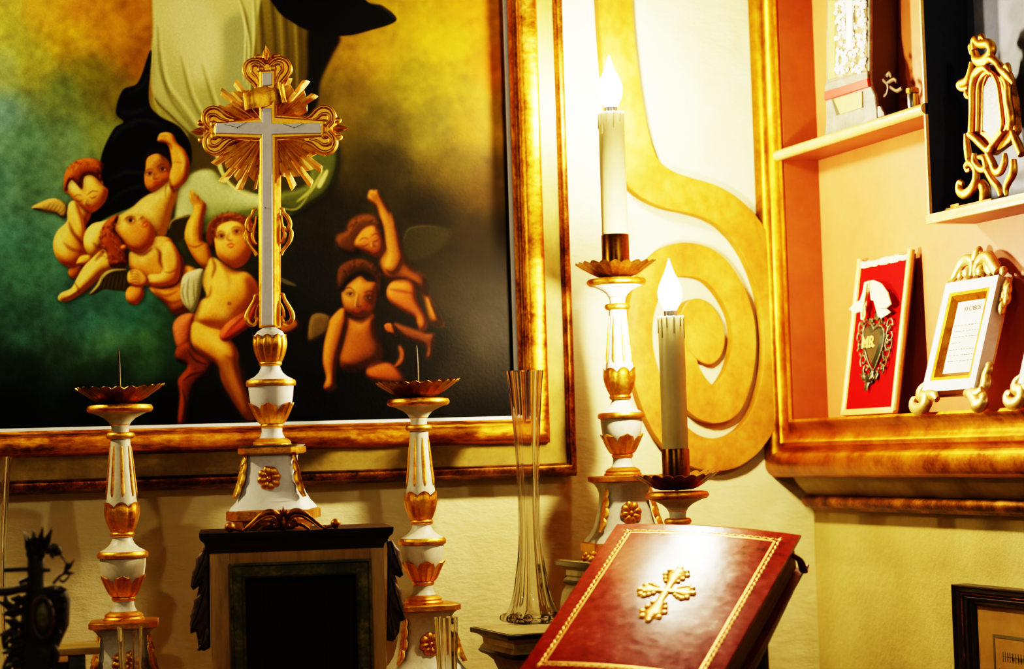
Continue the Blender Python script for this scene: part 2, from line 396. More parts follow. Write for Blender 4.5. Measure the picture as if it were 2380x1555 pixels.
def raster(poly, x0, y0, w, h, ss=2):
    P = np.array(poly) - (x0, y0)
    acc = np.zeros((h, w))
    for sy in range(ss):
        ys = np.arange(h) + (sy + .5) / ss
        cov = np.zeros((h, w + 1))
        xa, ya = P[:, 0], P[:, 1]; xb, yb = np.roll(xa, -1), np.roll(ya, -1)
        for a, b, c, d in zip(xa, ya, xb, yb):
            if b == d: continue
            lo, hi = (b, d) if b < d else (d, b)
            i0, i1 = max(0, int(math.ceil(lo * 1 - (sy + .5) / ss))), min(h - 1, int(math.ceil(hi - (sy + .5) / ss)) - 1)
            if i1 < i0: continue
            yy = ys[i0:i1 + 1]; xx = np.clip(a + (yy - b) * (c - a) / (d - b), 0, w - 1e-3)
            xi = xx.astype(int); fr = xx - xi
            rows = np.arange(i0, i1 + 1); s = 1 if d > b else -1
            np.add.at(cov, (rows, xi), s * (1 - fr)); np.add.at(cov, (rows, xi + 1), s * fr)
        acc += np.abs(cov[:, :w].cumsum(axis=1)).clip(0, 1)
    return acc / ss
LIGHT = np.array((-.52, -.62, .52)); LIGHT /= np.linalg.norm(LIGHT)
def paint(pts, col, soft=1.5, infl=0, dark=None, hi=None, alpha=1, smooth=6, light=None, tex=0, grad=None):
    """filled brush shape; infl>0 rounds it like a limb of that radius and shades it from the painting's light"""
    poly = [tuple(p) for p in (cr(pts, smooth, True) if smooth else pts)]
    P = np.array(poly); m = int(soft * 3 + infl * .75 + 22)
    x0, y0 = max(PX0, int(P[:, 0].min()) - m), max(PY0, int(P[:, 1].min()) - m)
    x1, y1 = min(PX1, int(P[:, 0].max()) + m), min(PY1, int(P[:, 1].max()) + m)
    if x1 <= x0 or y1 <= y0: return
    w, h = x1 - x0, y1 - y0
    mask = raster(poly, x0, y0, w, h)
    c = np.array(col, float) * np.ones((h, w, 1))
    if grad is not None:   # (x,y,colour),(x,y,colour)
        (ax, ay, ca), (bx, by, cb) = grad
        yy, xx = np.mgrid[y0:y1, x0:x1]
        d2 = (bx - ax) ** 2 + (by - ay) ** 2
        t = (((xx - ax) * (bx - ax) + (yy - ay) * (by - ay)) / d2).clip(0, 1)[..., None]
        c = np.array(ca) * (1 - t) + np.array(cb) * t
    infl *= 1.45
    if infl:
        hh = np.zeros_like(mask)
        for k, wt in ((1, .5), (.5, .3), (.25, .2)): hh += wt * blur(mask, infl * k)
        hh = np.sqrt(np.clip((hh - .42) / .58, 0, 1)) * infl * 1.15
        hh = blur(hh, max(1, infl * .18))
        gy, gx = np.gradient(hh)
        L = LIGHT if light is None else np.array(light) / np.linalg.norm(light)
        nz = 1 / np.sqrt(gx ** 2 + gy ** 2 + 1)
        sh = ((-gx * L[0] - gy * L[1] + L[2]) * nz).clip(0, 1)
        sh = sh / L[2]
        dk = np.array(dark if dark is not None else np.array(col) * .28); hl = np.array(hi if hi is not None else np.minimum(255, np.array(col) * 1.22 + 8))
        t = sh[..., None]
        c = np.where(t < 1, dk + (c - dk) * (t.clip(0, 1) ** 1.35), c + (hl - c) * ((t - 1) / .45).clip(0, 1))
    if tex: c = c * (1 + tex * (blur(rng.standard_normal((h, w)), 1.5) * 2)[..., None])
    a = (blur(mask, soft * (1.5 if infl else 1)) * alpha)[..., None]
    sl = IMG[y0 - PY0:y1 - PY0, x0 - PX0:x1 - PX0]
    if infl and alpha == 1:
        hal = blur(np.roll(mask, (4, 4), (0, 1)), 9); sl *= 1 - .42 * hal[..., None]
        c = c * (1 + .05 * blur(rng.standard_normal((h, w)), 3)[..., None] * 2.2)
    sl[:] = sl * (1 - a) + c * a
def stroke(pts, col, width, soft=.8, alpha=1, taper=True, smooth=6):
    q = np.array(cr(pts, smooth)) if len(pts) > 2 else np.array([np.array(pts[0]) * (1 - t) + np.array(pts[1]) * t for t in np.linspace(0, 1, 8)])
    d = np.gradient(q, axis=0); d /= (np.hypot(d[:, 0], d[:, 1])[:, None] + 1e-9)
    nrm = np.stack((-d[:, 1], d[:, 0]), 1)
    t = np.linspace(0, 1, len(q)); w = width * .5 * (np.sin(PI * (t * .94 + .03)) ** .6 if taper else np.ones_like(t))
    poly = np.concatenate((q + nrm * w[:, None], (q - nrm * w[:, None])[::-1]))
    paint(poly.tolist(), col, soft=soft, alpha=alpha, smooth=0)
def ell(c, rx, ry, n=14, rot=0):
    return [(c[0] + rx * math.cos(a) * math.cos(rot) - ry * math.sin(a) * math.sin(rot), c[1] + rx * math.cos(a) * math.sin(rot) + ry * math.sin(a) * math.cos(rot)) for a in np.linspace(0, 2 * PI, n, endpoint=False)]
I1 = lambda p: p
SK = (214, 148, 44); SKD = (96, 42, 6); SKH = (238, 190, 92)
# --- olive dress and dark mantle of the standing figure
paint([(590, -80), (650, -80), (690, 40), (735, 90), (735, 230), (712, 310), (640, 330), (560, 300)], (88, 76, 22), 6, 0, grad=((570, 0, (112, 100, 38)), (735, 100, (58, 48, 12))))
for x in (612, 640, 668, 700): stroke([(x - 14, -60), (x, 90), (x + 4, 250)], (54, 46, 10), 9, 4, .7)
for x in (600, 655, 688): stroke([(x - 14, -60), (x, 90), (x + 4, 250)], (128, 116, 46), 6, 3, .5)
paint([(722, 60), (790, 84), (772, 130), (745, 190), (735, 250), (706, 262), (716, 160)], (10, 9, 4), 7)
paint([(600, -80), (640, 16), (680, 52), (735, 78), (800, 84), (858, 72), (922, 48), (890, 14), (850, 0), (820, -80)], (7, 7, 7), 1.5)
stroke([(860, 4), (895, 22), (920, 46)], (60, 50, 16), 3, 2, .6)
# --- white gown
paint([(378, -80), (590, -80), (598, 60), (586, 150), (582, 300), (596, 430), (556, 440), (520, 402), (460, 330), (398, 268), (358, 226), (351, 150), (356, 80)], (150, 146, 84), 2.5, 0,
      grad=((365, 60, (196, 190, 122)), (590, 300, (104, 106, 54))))
paint([(400, 10), (470, 0), (520, 80), (500, 180), (450, 190), (410, 120)], (206, 200, 140), 22, 0, alpha=.6)
paint([(520, 60), (575, 40), (574, 190), (560, 330), (530, 280), (524, 160)], (120, 124, 82), 14, 0, alpha=.8)
for a in ([(372, 120), (392, 220), (450, 300), (540, 420)], [(366, 60), (378, 180), (430, 262), (560, 436)], [(420, 130), (450, 240), (510, 330), (575, 430)], [(470, 150), (500, 250), (540, 330), (590, 400)]):
    stroke(a, (92, 90, 40), 8, 4, .65); stroke([(x + 8, y - 6) for x, y in a], (206, 198, 128), 6, 3, .6)
for a in ([(548, -20), (570, 60), (566, 190)], [(586, -20), (590, 80), (580, 220)], [(560, 20), (578, 100), (574, 200)]):
    stroke(a, (206, 198, 134), 5, 2, .7); stroke([(x + 6, y) for x, y in a], (84, 80, 34), 5, 2.5, .7)
paint([(356, 100), (352, 160), (360, 226), (398, 268), (440, 310), (470, 350), (500, 400), (470, 405), (440, 340), (400, 300), (372, 280), (356, 230)], (130, 124, 62), 5, 8)
paint([(440, 310), (490, 350), (516, 400), (505, 430), (470, 400), (445, 390)], (64, 56, 18), 7)
# --- dark blue-black mantle on the left
paint([(352, 116), (346, 230), (368, 268), (418, 296), (444, 340), (440, 392), (404, 424), (334, 470), (260, 500), (204, 530), (214, 492), (246, 470), (248, 446), (232, 410), (240, 352), (266, 300), (288, 284), (270, 262), (286, 210), (322, 192)], (9, 11, 12), 2)
for a in ([(300, 220), (330, 200), (348, 170)], [(290, 290), (330, 280), (380, 290)], [(262, 330), (280, 300), (320, 290)], [(250, 420), (300, 400), (360, 410)], [(240, 480), (300, 440), (370, 430)], [(276, 258), (310, 262), (345, 250)]):
    stroke(a, (32, 36, 34), 9, 5, .8)
# --- cloud globe, crescent and green drapery
paint([(408, 500), (414, 440), (448, 404), (492, 396), (534, 430), (600, 452), (690, 470), (745, 440), (690, 496), (600, 505), (545, 520), (500, 530), (440, 560), (402, 540)], (146, 154, 98), 3, 40, dark=(70, 80, 36), hi=(176, 182, 122))
paint(ell((452, 450), 40, 44), (152, 160, 106), 12, 0, alpha=.5)
paint([(508, 345), (520, 400), (560, 438), (640, 450), (720, 420), (760, 350), (720, 300), (600, 300)], (52, 42, 14), 4, 0, grad=((520, 340, (70, 56, 18)), (740, 420, (34, 36, 14))))
paint([(700, 300), (760, 290), (790, 360), (770, 440), (720, 480), (690, 496), (640, 480), (650, 450), (720, 420)], (62, 68, 28), 4, 12, dark=(26, 28, 10))
stroke([(690, 470), (725, 440), (752, 395)], (150, 146, 70), 8, 2, .8)
stroke([(640, 480), (690, 486), (726, 440)], (120, 120, 56), 5, 2, .8)
paint([(500, 340), (508, 392), (534, 432), (575, 456), (606, 462), (560, 446), (526, 412), (512, 372)], (186, 182, 104), 1.5)
paint([(738, 430), (758, 396), (762, 404), (746, 436)], (168, 164, 90), 1.2)
t1 = T(3.535, 60, 280)
def sh(t, pts, w, a=.5, col=(66, 28, 4)): stroke(t(pts), col, w, w * .42, a)
def li(t, pts, w, a=.45, col=(250, 208, 116)): stroke(t(pts), col, w, w * .45, a)
def curls(t, cx, cy, rx, ry, a0, a1, n, dkc, ltc, size=9):
    ((cx, cy),) = t([(cx, cy)])
    for i in range(n):
        a = math.radians(rng.uniform(a0, a1)); r = rng.uniform(.72, 1.04); x, y = cx + rx * r * math.cos(a), cy + ry * r * math.sin(a)
        s = rng.uniform(.6, 1.2) * size; th = a + rng.uniform(.8, 2.2)
        pts = [(x + s * .9 * math.cos(th + k * .75) * (1 - .12 * k), y + s * .7 * math.sin(th + k * .75) * (1 - .12 * k)) for k in range(4)]
        stroke(pts, dkc if i % 2 else ltc, rng.uniform(2, 4), 1.3, .55)
def face(t, brows, eyes, nose, mouth, s=1, dk=(70, 30, 6), lip=(150, 44, 16)):
    for b in brows: stroke(t(b), dk, 2.6 * s, .9, .75)
    for e, look in eyes:
        if look == 'down':
            stroke(t(e), dk, 2.4 * s, .7, .85)
        else:
            (cx, cy), rx, ry = e; (c,) = t([(cx, cy)])
            paint(ell((c[0], c[1] - ry * .2), rx * 1.5, ry * 1.9), dk, 3, alpha=.45); paint(ell(c, rx * .9, ry * .62), (176, 130, 74), .8, alpha=.8); paint(ell((c[0] + look * rx * .5, c[1]), rx * .26, ry * .36, 8), (226, 200, 150), .6, alpha=.6)
            stroke([(c[0] - rx * 1.2, c[1] + .3), (c[0], c[1] - ry * 1.1), (c[0] + rx * 1.2, c[1])], dk, 1.8 * s, .6, .9)
            paint(ell((c[0] - look * rx * .1, c[1] - ry * .1), rx * .44, ry * .68, 8), (18, 8, 2), .7, alpha=.95)
    for n in nose:
        stroke(t(n), dk, 2.2 * s, .9, .65); q_ = t(n); stroke([(x + 3.5, y + 1) for x, y in q_], dk, 5 * s, 2.2, .28); stroke([(x - 3, y) for x, y in q_][:2] + [(q_[1][0] - 1, q_[1][1] + 1)], (250, 214, 140), 3 * s, 1.6, .35)
    for m in mouth: stroke(t(m), lip, 3.4 * s, .9, .9)
# --- cherub at far left, looking down
paint(t1([(50, 720), (110, 680), (200, 645), (270, 650), (345, 710), (335, 795), (290, 800), (250, 770), (150, 750)]), (168, 134, 62), 1.5, 8)
for k in range(5): stroke(t1([(330 - k * 30, 700 - k * 6), (300 - k * 34, 750 - k * 4), (260 - k * 36, 765 - k * 5)]), (96, 66, 20), 2.4, 1, .8)
paint(t1([(360, 1220), (470, 1180), (440, 1260), (400, 1300), (360, 1285)]), (150, 84, 20), 1.5, 8, SKD)
paint(t1([(345, 740), (400, 665), (480, 700), (540, 770), (500, 870), (485, 1000), (500, 1110), (400, 1212), (300, 1180), (240, 1100), (228, 1000), (262, 910), (340, 830)]), (216, 156, 56), 1.5, 26, (112, 52, 8), SKH)
paint(t1([(350, 705), (400, 660), (440, 720), (484, 850), (484, 990), (420, 960), (365, 850)]), (222, 166, 64), 1.5, 14, (140, 74, 14), SKH)
paint(t1([(335, 570), (350, 500), (400, 470), (470, 440), (560, 460), (630, 530), (680, 580), (640, 690), (560, 757), (520, 752), (450, 705), (380, 635)]), (224, 170, 70), 1.3, 22, (126, 62, 10), (244, 206, 112))
paint(t1([(312, 545), (326, 430), (390, 350), (480, 313), (580, 322), (645, 370), (620, 440), (640, 530), (590, 480), (540, 450), (480, 470), (465, 572), (420, 530), (380, 490), (350, 530), (345, 600), (320, 585)]), (140, 68, 14), 1.6, 16, (60, 24, 4), (190, 104, 30))
for k in range(6): stroke(t1([(480 + k * 16, 330), (440 + k * 22, 380), (400 + k * 36, 470 - k * 4)]), (96, 40, 8), 2, 1, .5)
face(t1, [[(392, 628), (430, 612), (465, 622)], [(505, 615), (550, 582), (600, 590)]], [([(405, 655), (440, 668), (468, 655)], 'down'), ([(525, 632), (555, 640), (585, 618)], 'down')], [[(505, 650), (492, 690), (512, 700), (532, 688)]], [[(498, 715), (525, 728), (552, 712)]])
sh(t1, [(300, 1000), (380, 1060), (480, 1085)], 9); sh(t1, [(350, 830), (390, 930), (475, 1015)], 8, .6); sh(t1, [(300, 1170), (400, 1190), (490, 1110)], 12, .5); li(t1, [(270, 960), (300, 1040), (330, 1110)], 14, .4); li(t1, [(385, 720), (420, 810), (450, 900)], 8, .4); sh(t1, [(650, 560), (650, 640), (590, 730)], 10, .45); sh(t1, [(430, 690), (500, 745), (560, 750)], 6, .5); li(t1, [(420, 560), (440, 600)], 16, .4)
curls(t1, 480, 430, 42, 30, 150, 380, 26, (88, 36, 8), (186, 104, 34), 9)
# --- cherub with raised arm
paint(t1([(980, 420), (965, 300), (1030, 240), (1150, 240), (1215, 320), (1195, 430), (1000, 430)]), (26, 18, 8), 3, 0)
paint(t1([(1230, 500), (1250, 600), (1205, 750), (1180, 870), (1130, 970), (1050, 960), (900, 830), (800, 800), (760, 790), (870, 720), (960, 640), (1080, 570), (1180, 485)]), (206, 160, 66), 1.8, 30, (124, 74, 14), (226, 190, 100))
paint(t1([(985, 400), (1000, 310), (1080, 275), (1160, 315), (1197, 400), (1180, 490), (1100, 560), (1030, 588), (985, 540), (974, 460)]), (190, 110, 32), 1.4, 16, (110, 54, 12), (214, 142, 54), grad=((1050 / 3.535 + 60, 290 / 3.535 + 280, (84, 50, 14)), (1060 / 3.535 + 60, 480 / 3.535 + 280, (200, 118, 34))))
paint(t1([(1083, 168), (1100, 112), (1160, 98), (1212, 120), (1250, 190), (1312, 250), (1347, 340), (1342, 440), (1310, 510), (1232, 570), (1180, 540), (1185, 440), (1202, 360), (1180, 230), (1150, 190), (1110, 180)]), (208, 136, 38), 1.4, 14, (110, 54, 8), (226, 166, 66))
for k in range(3): stroke(t1([(1090 + k * 20, 150 + k * 4), (1105 + k * 22, 130), (1140 + k * 16, 125)]), (120, 60, 12), 1.8, .8, .7)
stroke(t1([(1175, 490), (1150, 560), (1150, 640)]), (120, 74, 16), 3, 1.5, .7)
face(t1, [[(985, 425), (1010, 400), (1050, 405)], [(1075, 395), (1110, 365), (1150, 362)]], [(((1016, 440), 8, 4), -1), (((1128, 405), 8, 4.4), 1)], [[(1065, 420), (1045, 475), (1065, 482), (1088, 470)]], [[(1045, 520), (1075, 508), (1108, 505)], [(1055, 530), (1085, 528), (1105, 512)]])
paint(t1(ell((1150, 450), 28, 26)), (214, 96, 30), 4, alpha=.45); paint(t1(ell((1000, 490), 20, 26)), (206, 96, 30), 4, alpha=.4)
sh(t1, [(1180, 470), (1195, 540), (1225, 600)], 7, .6); li(t1, [(960, 690), (1000, 730), (1060, 790)], 20, .45); sh(t1, [(880, 830), (980, 860), (1060, 950)], 12, .4); li(t1, [(1250, 250), (1290, 330), (1280, 430)], 9, .45); sh(t1, [(1330, 330), (1325, 440), (1290, 520)], 9, .45); sh(t1, [(1200, 350), (1240, 345), (1300, 350)], 4, .3); sh(t1, [(1150, 180), (1190, 200), (1200, 240)], 5, .5)
# --- its legs
paint(t1([(780, 790), (640, 828), (550, 850), (490, 920), (478, 1020), (520, 1110), (565, 1140), (640, 1060), (720, 930)]), (214, 166, 66), 1.5, 24, (110, 60, 10), (236, 198, 104))
paint(t1([(418, 1170), (450, 1118), (520, 1108), (550, 1150), (500, 1190), (430, 1187)]), (206, 140, 46), 1.3, 9, SKD)
paint(t1([(640, 1060), (710, 1110), (830, 1200), (740, 1240), (640, 1262), (580, 1330), (440, 1440), (335, 1492), (268, 1470), (290, 1420), (375, 1380), (420, 1300), (480, 1200), (560, 1120)]), (212, 158, 58), 1.5, 22, (100, 54, 8), (234, 190, 92))
for k in range(4): stroke(t1([(285 + k * 20, 1475 - k * 2), (300 + k * 20, 1450), (320 + k * 20, 1440)]), (110, 62, 12), 1.8, .8, .7)
sh(t1, [(545, 1000), (600, 1045), (660, 1030)], 8, .55); sh(t1, [(655, 1055), (610, 1110), (570, 1160)], 9, .6); li(t1, [(560, 900), (530, 960), (530, 1040)], 14, .45); li(t1, [(620, 1130), (540, 1230), (470, 1330)], 12, .4); sh(t1, [(640, 1270), (560, 1350), (450, 1440)], 10, .5); sh(t1, [(400, 1330), (430, 1380), (440, 1430)], 5, .5); sh(t1, [(700, 860), (640, 900), (600, 1010)], 10, .5)
# --- wings and the cherub gazing up with folded hands
paint(t1([(1165, 955), (1190, 840), (1260, 800), (1360, 785), (1330, 930), (1250, 1000)]), (44, 38, 18), 2, 0); stroke(t1([(1175, 900), (1200, 830), (1265, 800), (1360, 785)]), (150, 130, 64), 4, 1.2, .9)
paint(t1([(518, 1432), (580, 1360), (620, 1280), (700, 1222), (835, 1212), (850, 1385), (760, 1402), (650, 1390), (560, 1432)]), (44, 36, 12), 1.6, 0)
stroke(t1([(525, 1430), (590, 1360), (640, 1275), (715, 1232), (830, 1225)]), (176, 158, 88), 7, 1.4, .95)
for k in range(7): stroke(t1([(640 + k * 30, 1260), (620 + k * 32, 1330), (600 + k * 34, 1395)]), (86, 74, 32), 2.2, 1, .7)
paint(t1([(1010, 1360), (1150, 1380), (1270, 1300), (1300, 1200), (1400, 1225), (1430, 1300), (1420, 1500), (1240, 1600), (1160, 1520), (1080, 1450)]), (186, 112, 28), 2, 24, (70, 30, 4))
paint(t1([(860, 1080), (960, 1090), (1045, 1000), (1060, 960), (1180, 968), (1250, 1070), (1300, 1150), (1290, 1290), (1200, 1375), (1050, 1355), (900, 1260), (846, 1180)]), (202, 128, 36), 1.6, 22, (92, 40, 5), (230, 172, 76))
paint(t1([(850, 1370), (960, 1365), (972, 1440), (920, 1512), (850, 1502), (822, 1440)]), (196, 116, 30), 1.5, 14, SKD)
paint(t1([(1100, 1060), (1170, 995), (1245, 1060), (1275, 1200), (1240, 1335), (1110, 1372), (985, 1345), (1015, 1270), (1120, 1245)]), (214, 146, 46), 1.4, 18, (116, 54, 8), (238, 186, 88))
paint(t1([(848, 1240), (920, 1228), (985, 1270), (1014, 1330), (955, 1372), (880, 1362), (838, 1320)]), (214, 146, 54), 1.2, 9, SKD)
for k in range(5): stroke(t1([(850, 1245 + k * 24), (905, 1240 + k * 22), (950, 1275 + k * 18)]), (92, 40, 8), 2, .7, .8)
paint(t1([(720, 870), (770, 785), (870, 776), (960, 788), (1040, 858), (1062, 930), (1042, 1020), (960, 1085), (870, 1075), (800, 1005), (760, 940)]), (212, 140, 42), 1.3, 24, (116, 52, 8), (240, 186, 84))
paint(t1([(638, 860), (700, 798), (765, 785), (735, 900), (795, 975), (840, 1075), (835, 1190), (740, 1206), (688, 1195), (668, 1090), (632, 1035), (618, 960)]), (120, 54, 12), 1.6, 14, (46, 18, 4), (176, 92, 32))
for k in range(9): stroke(t1([(660 + k * 12, 850 + k * 30), (690 + k * 12, 880 + k * 30), (680 + k * 14, 930 + k * 28)]), (64, 24, 6) if k % 2 else (186, 110, 44), 2.4, 1, .6)
paint(t1(ell((806, 1045), 26, 22)), (190, 104, 30), 1.2, 6, SKD)
face(t1, [[(800, 830), (840, 795), (905, 790)]], [(((866, 825), 9, 6), 1)], [[(915, 830), (955, 790), (945, 830)], [(940, 835), (965, 830)]], [[(950, 870), (985, 835), (1000, 845)], [(955, 878), (990, 872), (1002, 850)]])
paint(t1(ell((920, 890), 60, 50)), (214, 106, 34), 6, alpha=.35)
curls(t1, 720, 1000, 36, 52, 60, 300, 46, (60, 22, 6), (176, 96, 36), 9); curls(t1, 760, 1150, 24, 18, 0, 360, 18, (44, 16, 4), (120, 58, 18), 8)
sh(t1, [(870, 1075), (960, 1105), (1045, 1050)], 7, .65); sh(t1, [(850, 1030), (930, 1060), (1020, 1010)], 5, .45); sh(t1, [(1060, 1040), (1100, 1090), (1095, 1180)], 8, .55); sh(t1, [(1110, 1070), (1108, 1160), (1135, 1235)], 6, .6); sh(t1, [(1135, 1248), (1190, 1250), (1240, 1225)], 4, .5); sh(t1, [(1280, 1140), (1310, 1260), (1260, 1390)], 10, .55); sh(t1, [(1050, 1395), (1150, 1440), (1260, 1400)], 8, .5); sh(t1, [(1100, 1460), (1200, 1500), (1300, 1470)], 8, .45); li(t1, [(1180, 1030), (1215, 1120), (1215, 1210)], 13, .4); li(t1, [(930, 1150), (1000, 1160)], 16, .35); li(t1, [(790, 850), (830, 890)], 18, .4); sh(t1, [(1000, 1360), (1110, 1375), (1230, 1345)], 6, .6); sh(t1, [(860, 1200), (870, 1270)], 8, .4)
# --- central standing cherub
t2 = T(2.682, 380, 420)
paint(t2([(60, 920), (85, 860), (140, 830), (200, 832), (190, 900), (175, 1010), (130, 1065), (85, 1040)]), (176, 92, 46), 1.8, 18, (84, 34, 12))
paint(t2([(85, 1040), (160, 1010), (215, 1070), (305, 1130), (285, 1205), (205, 1275), (170, 1400), (150, 1520), (90, 1520), (100, 1350), (92, 1240), (150, 1160), (78, 1115)]), (92, 40, 12), 2, 12, (26, 10, 3), (140, 66, 24))
for a in ([(150, 1050), (200, 1120), (280, 1150)], [(120, 1250), (180, 1210), (270, 1190)], [(120, 1300), (140, 1400), (120, 1500)]): stroke(t2(a), (40, 14, 4), 4, 2, .8)
paint(t2([(190, 182), (160, 100), (172, 66), (188, 58), (196, 100), (212, 78), (226, 112), (245, 125), (268, 160), (250, 260), (245, 370), (282, 400), (302, 470), (305, 545), (250, 545), (190, 482), (148, 400), (133, 340), (150, 260)]), (196, 124, 30), 1.3, 16, (92, 44, 5), (222, 162, 58))
for k in range(4): stroke(t2([(170 + k * 14, 62 + k * 10), (182 + k * 12, 110), (200 + k * 10, 150)]), (86, 38, 8), 2, .8, .85)
paint(t2([(300, 480), (370, 515), (440, 560), (530, 580), (590, 660), (575, 770), (530, 810), (460, 885), (370, 935), (290, 915), (195, 885), (225, 760), (270, 720), (238, 620), (270, 540)]), (206, 140, 42), 1.8, 40, (110, 54, 6), (228, 172, 68))
paint(t2([(520, 600), (590, 670), (600, 840), (560, 900), (530, 800)]), (120, 56, 14), 6, 0, alpha=.6)
paint(t2([(190, 880), (290, 912), (375, 940), (442, 1020), (472, 1080), (470, 1150), (495, 1260), (545, 1400), (565, 1485), (505, 1475), (420, 1350), (365, 1250), (338, 1150), (250, 1100), (190, 1040), (172, 970)]), (204, 134, 36), 1.8, 26, (80, 36, 4), (224, 164, 60))
paint(t2([(330, 1150), (480, 1140), (560, 1480), (500, 1490)]), (70, 34, 6), 12, 0, alpha=.55)
stroke(t2([(215, 880), (300, 915), (380, 935)]), (110, 58, 10), 3, 1.5, .8)
paint(t2(ell((412, 767), 14, 12)), (110, 58, 14), 1.2, alpha=.9)
paint(t2([(348, 965), (395, 890), (500, 820), (575, 775), (555, 890), (450, 975), (380, 1005)]), (164, 62, 26), 1.6, 12, (66, 18, 6), (200, 96, 46))
for a in ([(400, 960), (470, 880), (550, 800)], [(380, 980), (420, 920), (500, 850)]): stroke(t2(a), (88, 26, 8), 3, 1.2, .7)
paint(t2([(270, 360), (285, 270), (350, 215), (440, 202), (515, 228), (575, 270), (580, 400), (565, 450), (500, 280), (420, 245), (335, 270), (322, 350), (332, 430), (290, 415)]), (92, 46, 12), 2, 14, (36, 14, 3), (140, 76, 26))
paint(t2([(318, 330), (340, 275), (420, 246), (495, 268), (545, 350), (552, 440), (510, 520), (440, 548), (380, 512), (338, 470), (322, 400)]), (206, 138, 44), 1.5, 30, (104, 48, 6), (230, 176, 76))
paint(t2([(290, 400), (270, 340), (300, 260), (360, 225), (450, 215), (520, 240), (560, 300), (575, 400), (545, 350), (490, 275), (420, 255), (345, 285), (328, 340)]), (84, 40, 10), 1.5, 0, alpha=.85)
face(t2, [[(332, 332), (358, 314), (392, 326)], [(418, 305), (450, 288), (492, 298)]], [(((362, 348), 8.5, 5), -.6), (((460, 320), 9, 5), .6)], [[(408, 320), (395, 362), (412, 374), (430, 366)]], [[(392, 408), (420, 394), (448, 402)], [(402, 414), (424, 416), (442, 408)]], 1.1, lip=(158, 44, 14))
paint(t2(ell((485, 400), 40, 34)), (214, 104, 34), 6, alpha=.35)
for x, y in ((362, 352), (460, 326)): paint(t2(ell((x, y), 32, 22)), (104, 50, 12), 5, alpha=.3)
paint(t2([(108, 705), (118, 610), (158, 570), (248, 553), (242, 640), (222, 750), (188, 822), (150, 802), (118, 755)]), (172, 164, 116), 1.6, 12, (84, 78, 44), (200, 192, 144))
for a in ([(160, 600), (150, 700), (165, 800)], [(190, 620), (190, 700), (200, 780)], [(130, 640), (120, 700), (140, 770)], [(215, 620), (215, 690), (212, 750)]): stroke(t2(a), (90, 84, 48), 4, 1.4, .7)
paint(t2([(730, 900), (820, 870), (850, 910), (800, 950), (740, 960)]), (120, 62, 16), 4, 8)
for k in range(3): stroke(t2([(700, 590 + k * 8), (760, 620 + k * 10), (830, 652 + k * 4)]), (136, 126, 84), 2, 1, .7)
curls(t2, 430, 330, 56, 50, 160, 375, 44, (60, 26, 8), (150, 84, 30), 9)
sh(t2, [(355, 510), (440, 565), (520, 540)], 14, .6); sh(t2, [(380, 540), (410, 620), (400, 700)], 10, .3); sh(t2, [(300, 470), (322, 540), (300, 610)], 9, .6); sh(t2, [(262, 740), (290, 710), (300, 650)], 7, .5); sh(t2, [(155, 400), (200, 415), (255, 390)], 5, .45); sh(t2, [(250, 260), (240, 350), (225, 390)], 9, .4); li(t2, [(180, 240), (170, 320), (180, 380)], 9, .4); li(t2, [(340, 640), (400, 660), (450, 650)], 26, .3); li(t2, [(340, 790), (380, 830), (420, 830)], 30, .3); sh(t2, [(500, 600), (560, 700), (520, 800), (450, 890)], 22, .5); sh(t2, [(240, 700), (215, 800), (200, 880)], 10, .4); li(t2, [(250, 960), (330, 1010), (400, 1060)], 24, .35); sh(t2, [(190, 1030), (280, 1110), (340, 1150)], 12, .5); sh(t2, [(350, 1150), (400, 1290), (480, 1430)], 16, .5); li(t2, [(410, 1130), (440, 1230), (490, 1340)], 12, .25, (214, 130, 40)); sh(t2, [(380, 1090), (430, 1110), (465, 1090)], 7, .4); sh(t2, [(540, 360), (550, 440), (490, 530)], 18, .5); li(t2, [(370, 300), (420, 290)], 16, .4); sh(t2, [(370, 520), (430, 530), (500, 505)], 6, .3)
# --- pair of cherubs in the dark on the right
t3 = T(2.729, 680, 420)
DS, DD, DH = (150, 78, 16), (36, 14, 2), (186, 104, 26)
paint(t3([(695, 400), (730, 310), (830, 288), (930, 293), (1010, 335), (920, 450), (780, 510), (715, 490)]), (36, 32, 14), 6, 0); stroke(t3([(700, 400), (735, 312), (830, 290), (925, 295)]), (74, 68, 36), 2.4, 1.4, .8)
paint(t3([(560, 500), (600, 440), (690, 470), (760, 560), (845, 620), (860, 720), (930, 860), (960, 920), (880, 900), (830, 720), (730, 650), (640, 645), (580, 600)]), (140, 70, 14), 4, 22, DD, (180, 100, 22))
paint(t3([(640, 905), (720, 925), (850, 968), (905, 980), (892, 1080), (882, 1130), (850, 1126), (848, 1050), (720, 1000)]), (92, 44, 10), 3, 12, DD)
paint(t3([(598, 700), (640, 640), (740, 636), (785, 690), (792, 760), (850, 870), (862, 930), (820, 962), (790, 900), (780, 870), (700, 830), (620, 770)]), (184, 88, 22), 2, 18, (60, 22, 3), (214, 116, 36))
paint(t3([(478, 110), (488, 66), (505, 60), (520, 66), (535, 60), (568, 110), (600, 170), (640, 240), (672, 320), (690, 420), (705, 510), (650, 600), (585, 560), (600, 480), (585, 380), (570, 290), (540, 180), (500, 140)]), (158, 86, 18), 2, 14, (50, 20, 3), (204, 124, 36))
for k in range(3): stroke(t3([(486 + k * 14, 74), (505 + k * 13, 100), (525 + k * 8, 130)]), (60, 26, 6), 2, .8, .8)
paint(t3([(280, 350), (340, 320), (365, 255), (450, 215), (545, 235), (580, 330), (565, 400), (500, 330), (430, 380), (420, 470), (330, 460), (285, 420)]), (66, 36, 10), 4, 12, (20, 9, 2), (104, 58, 18))
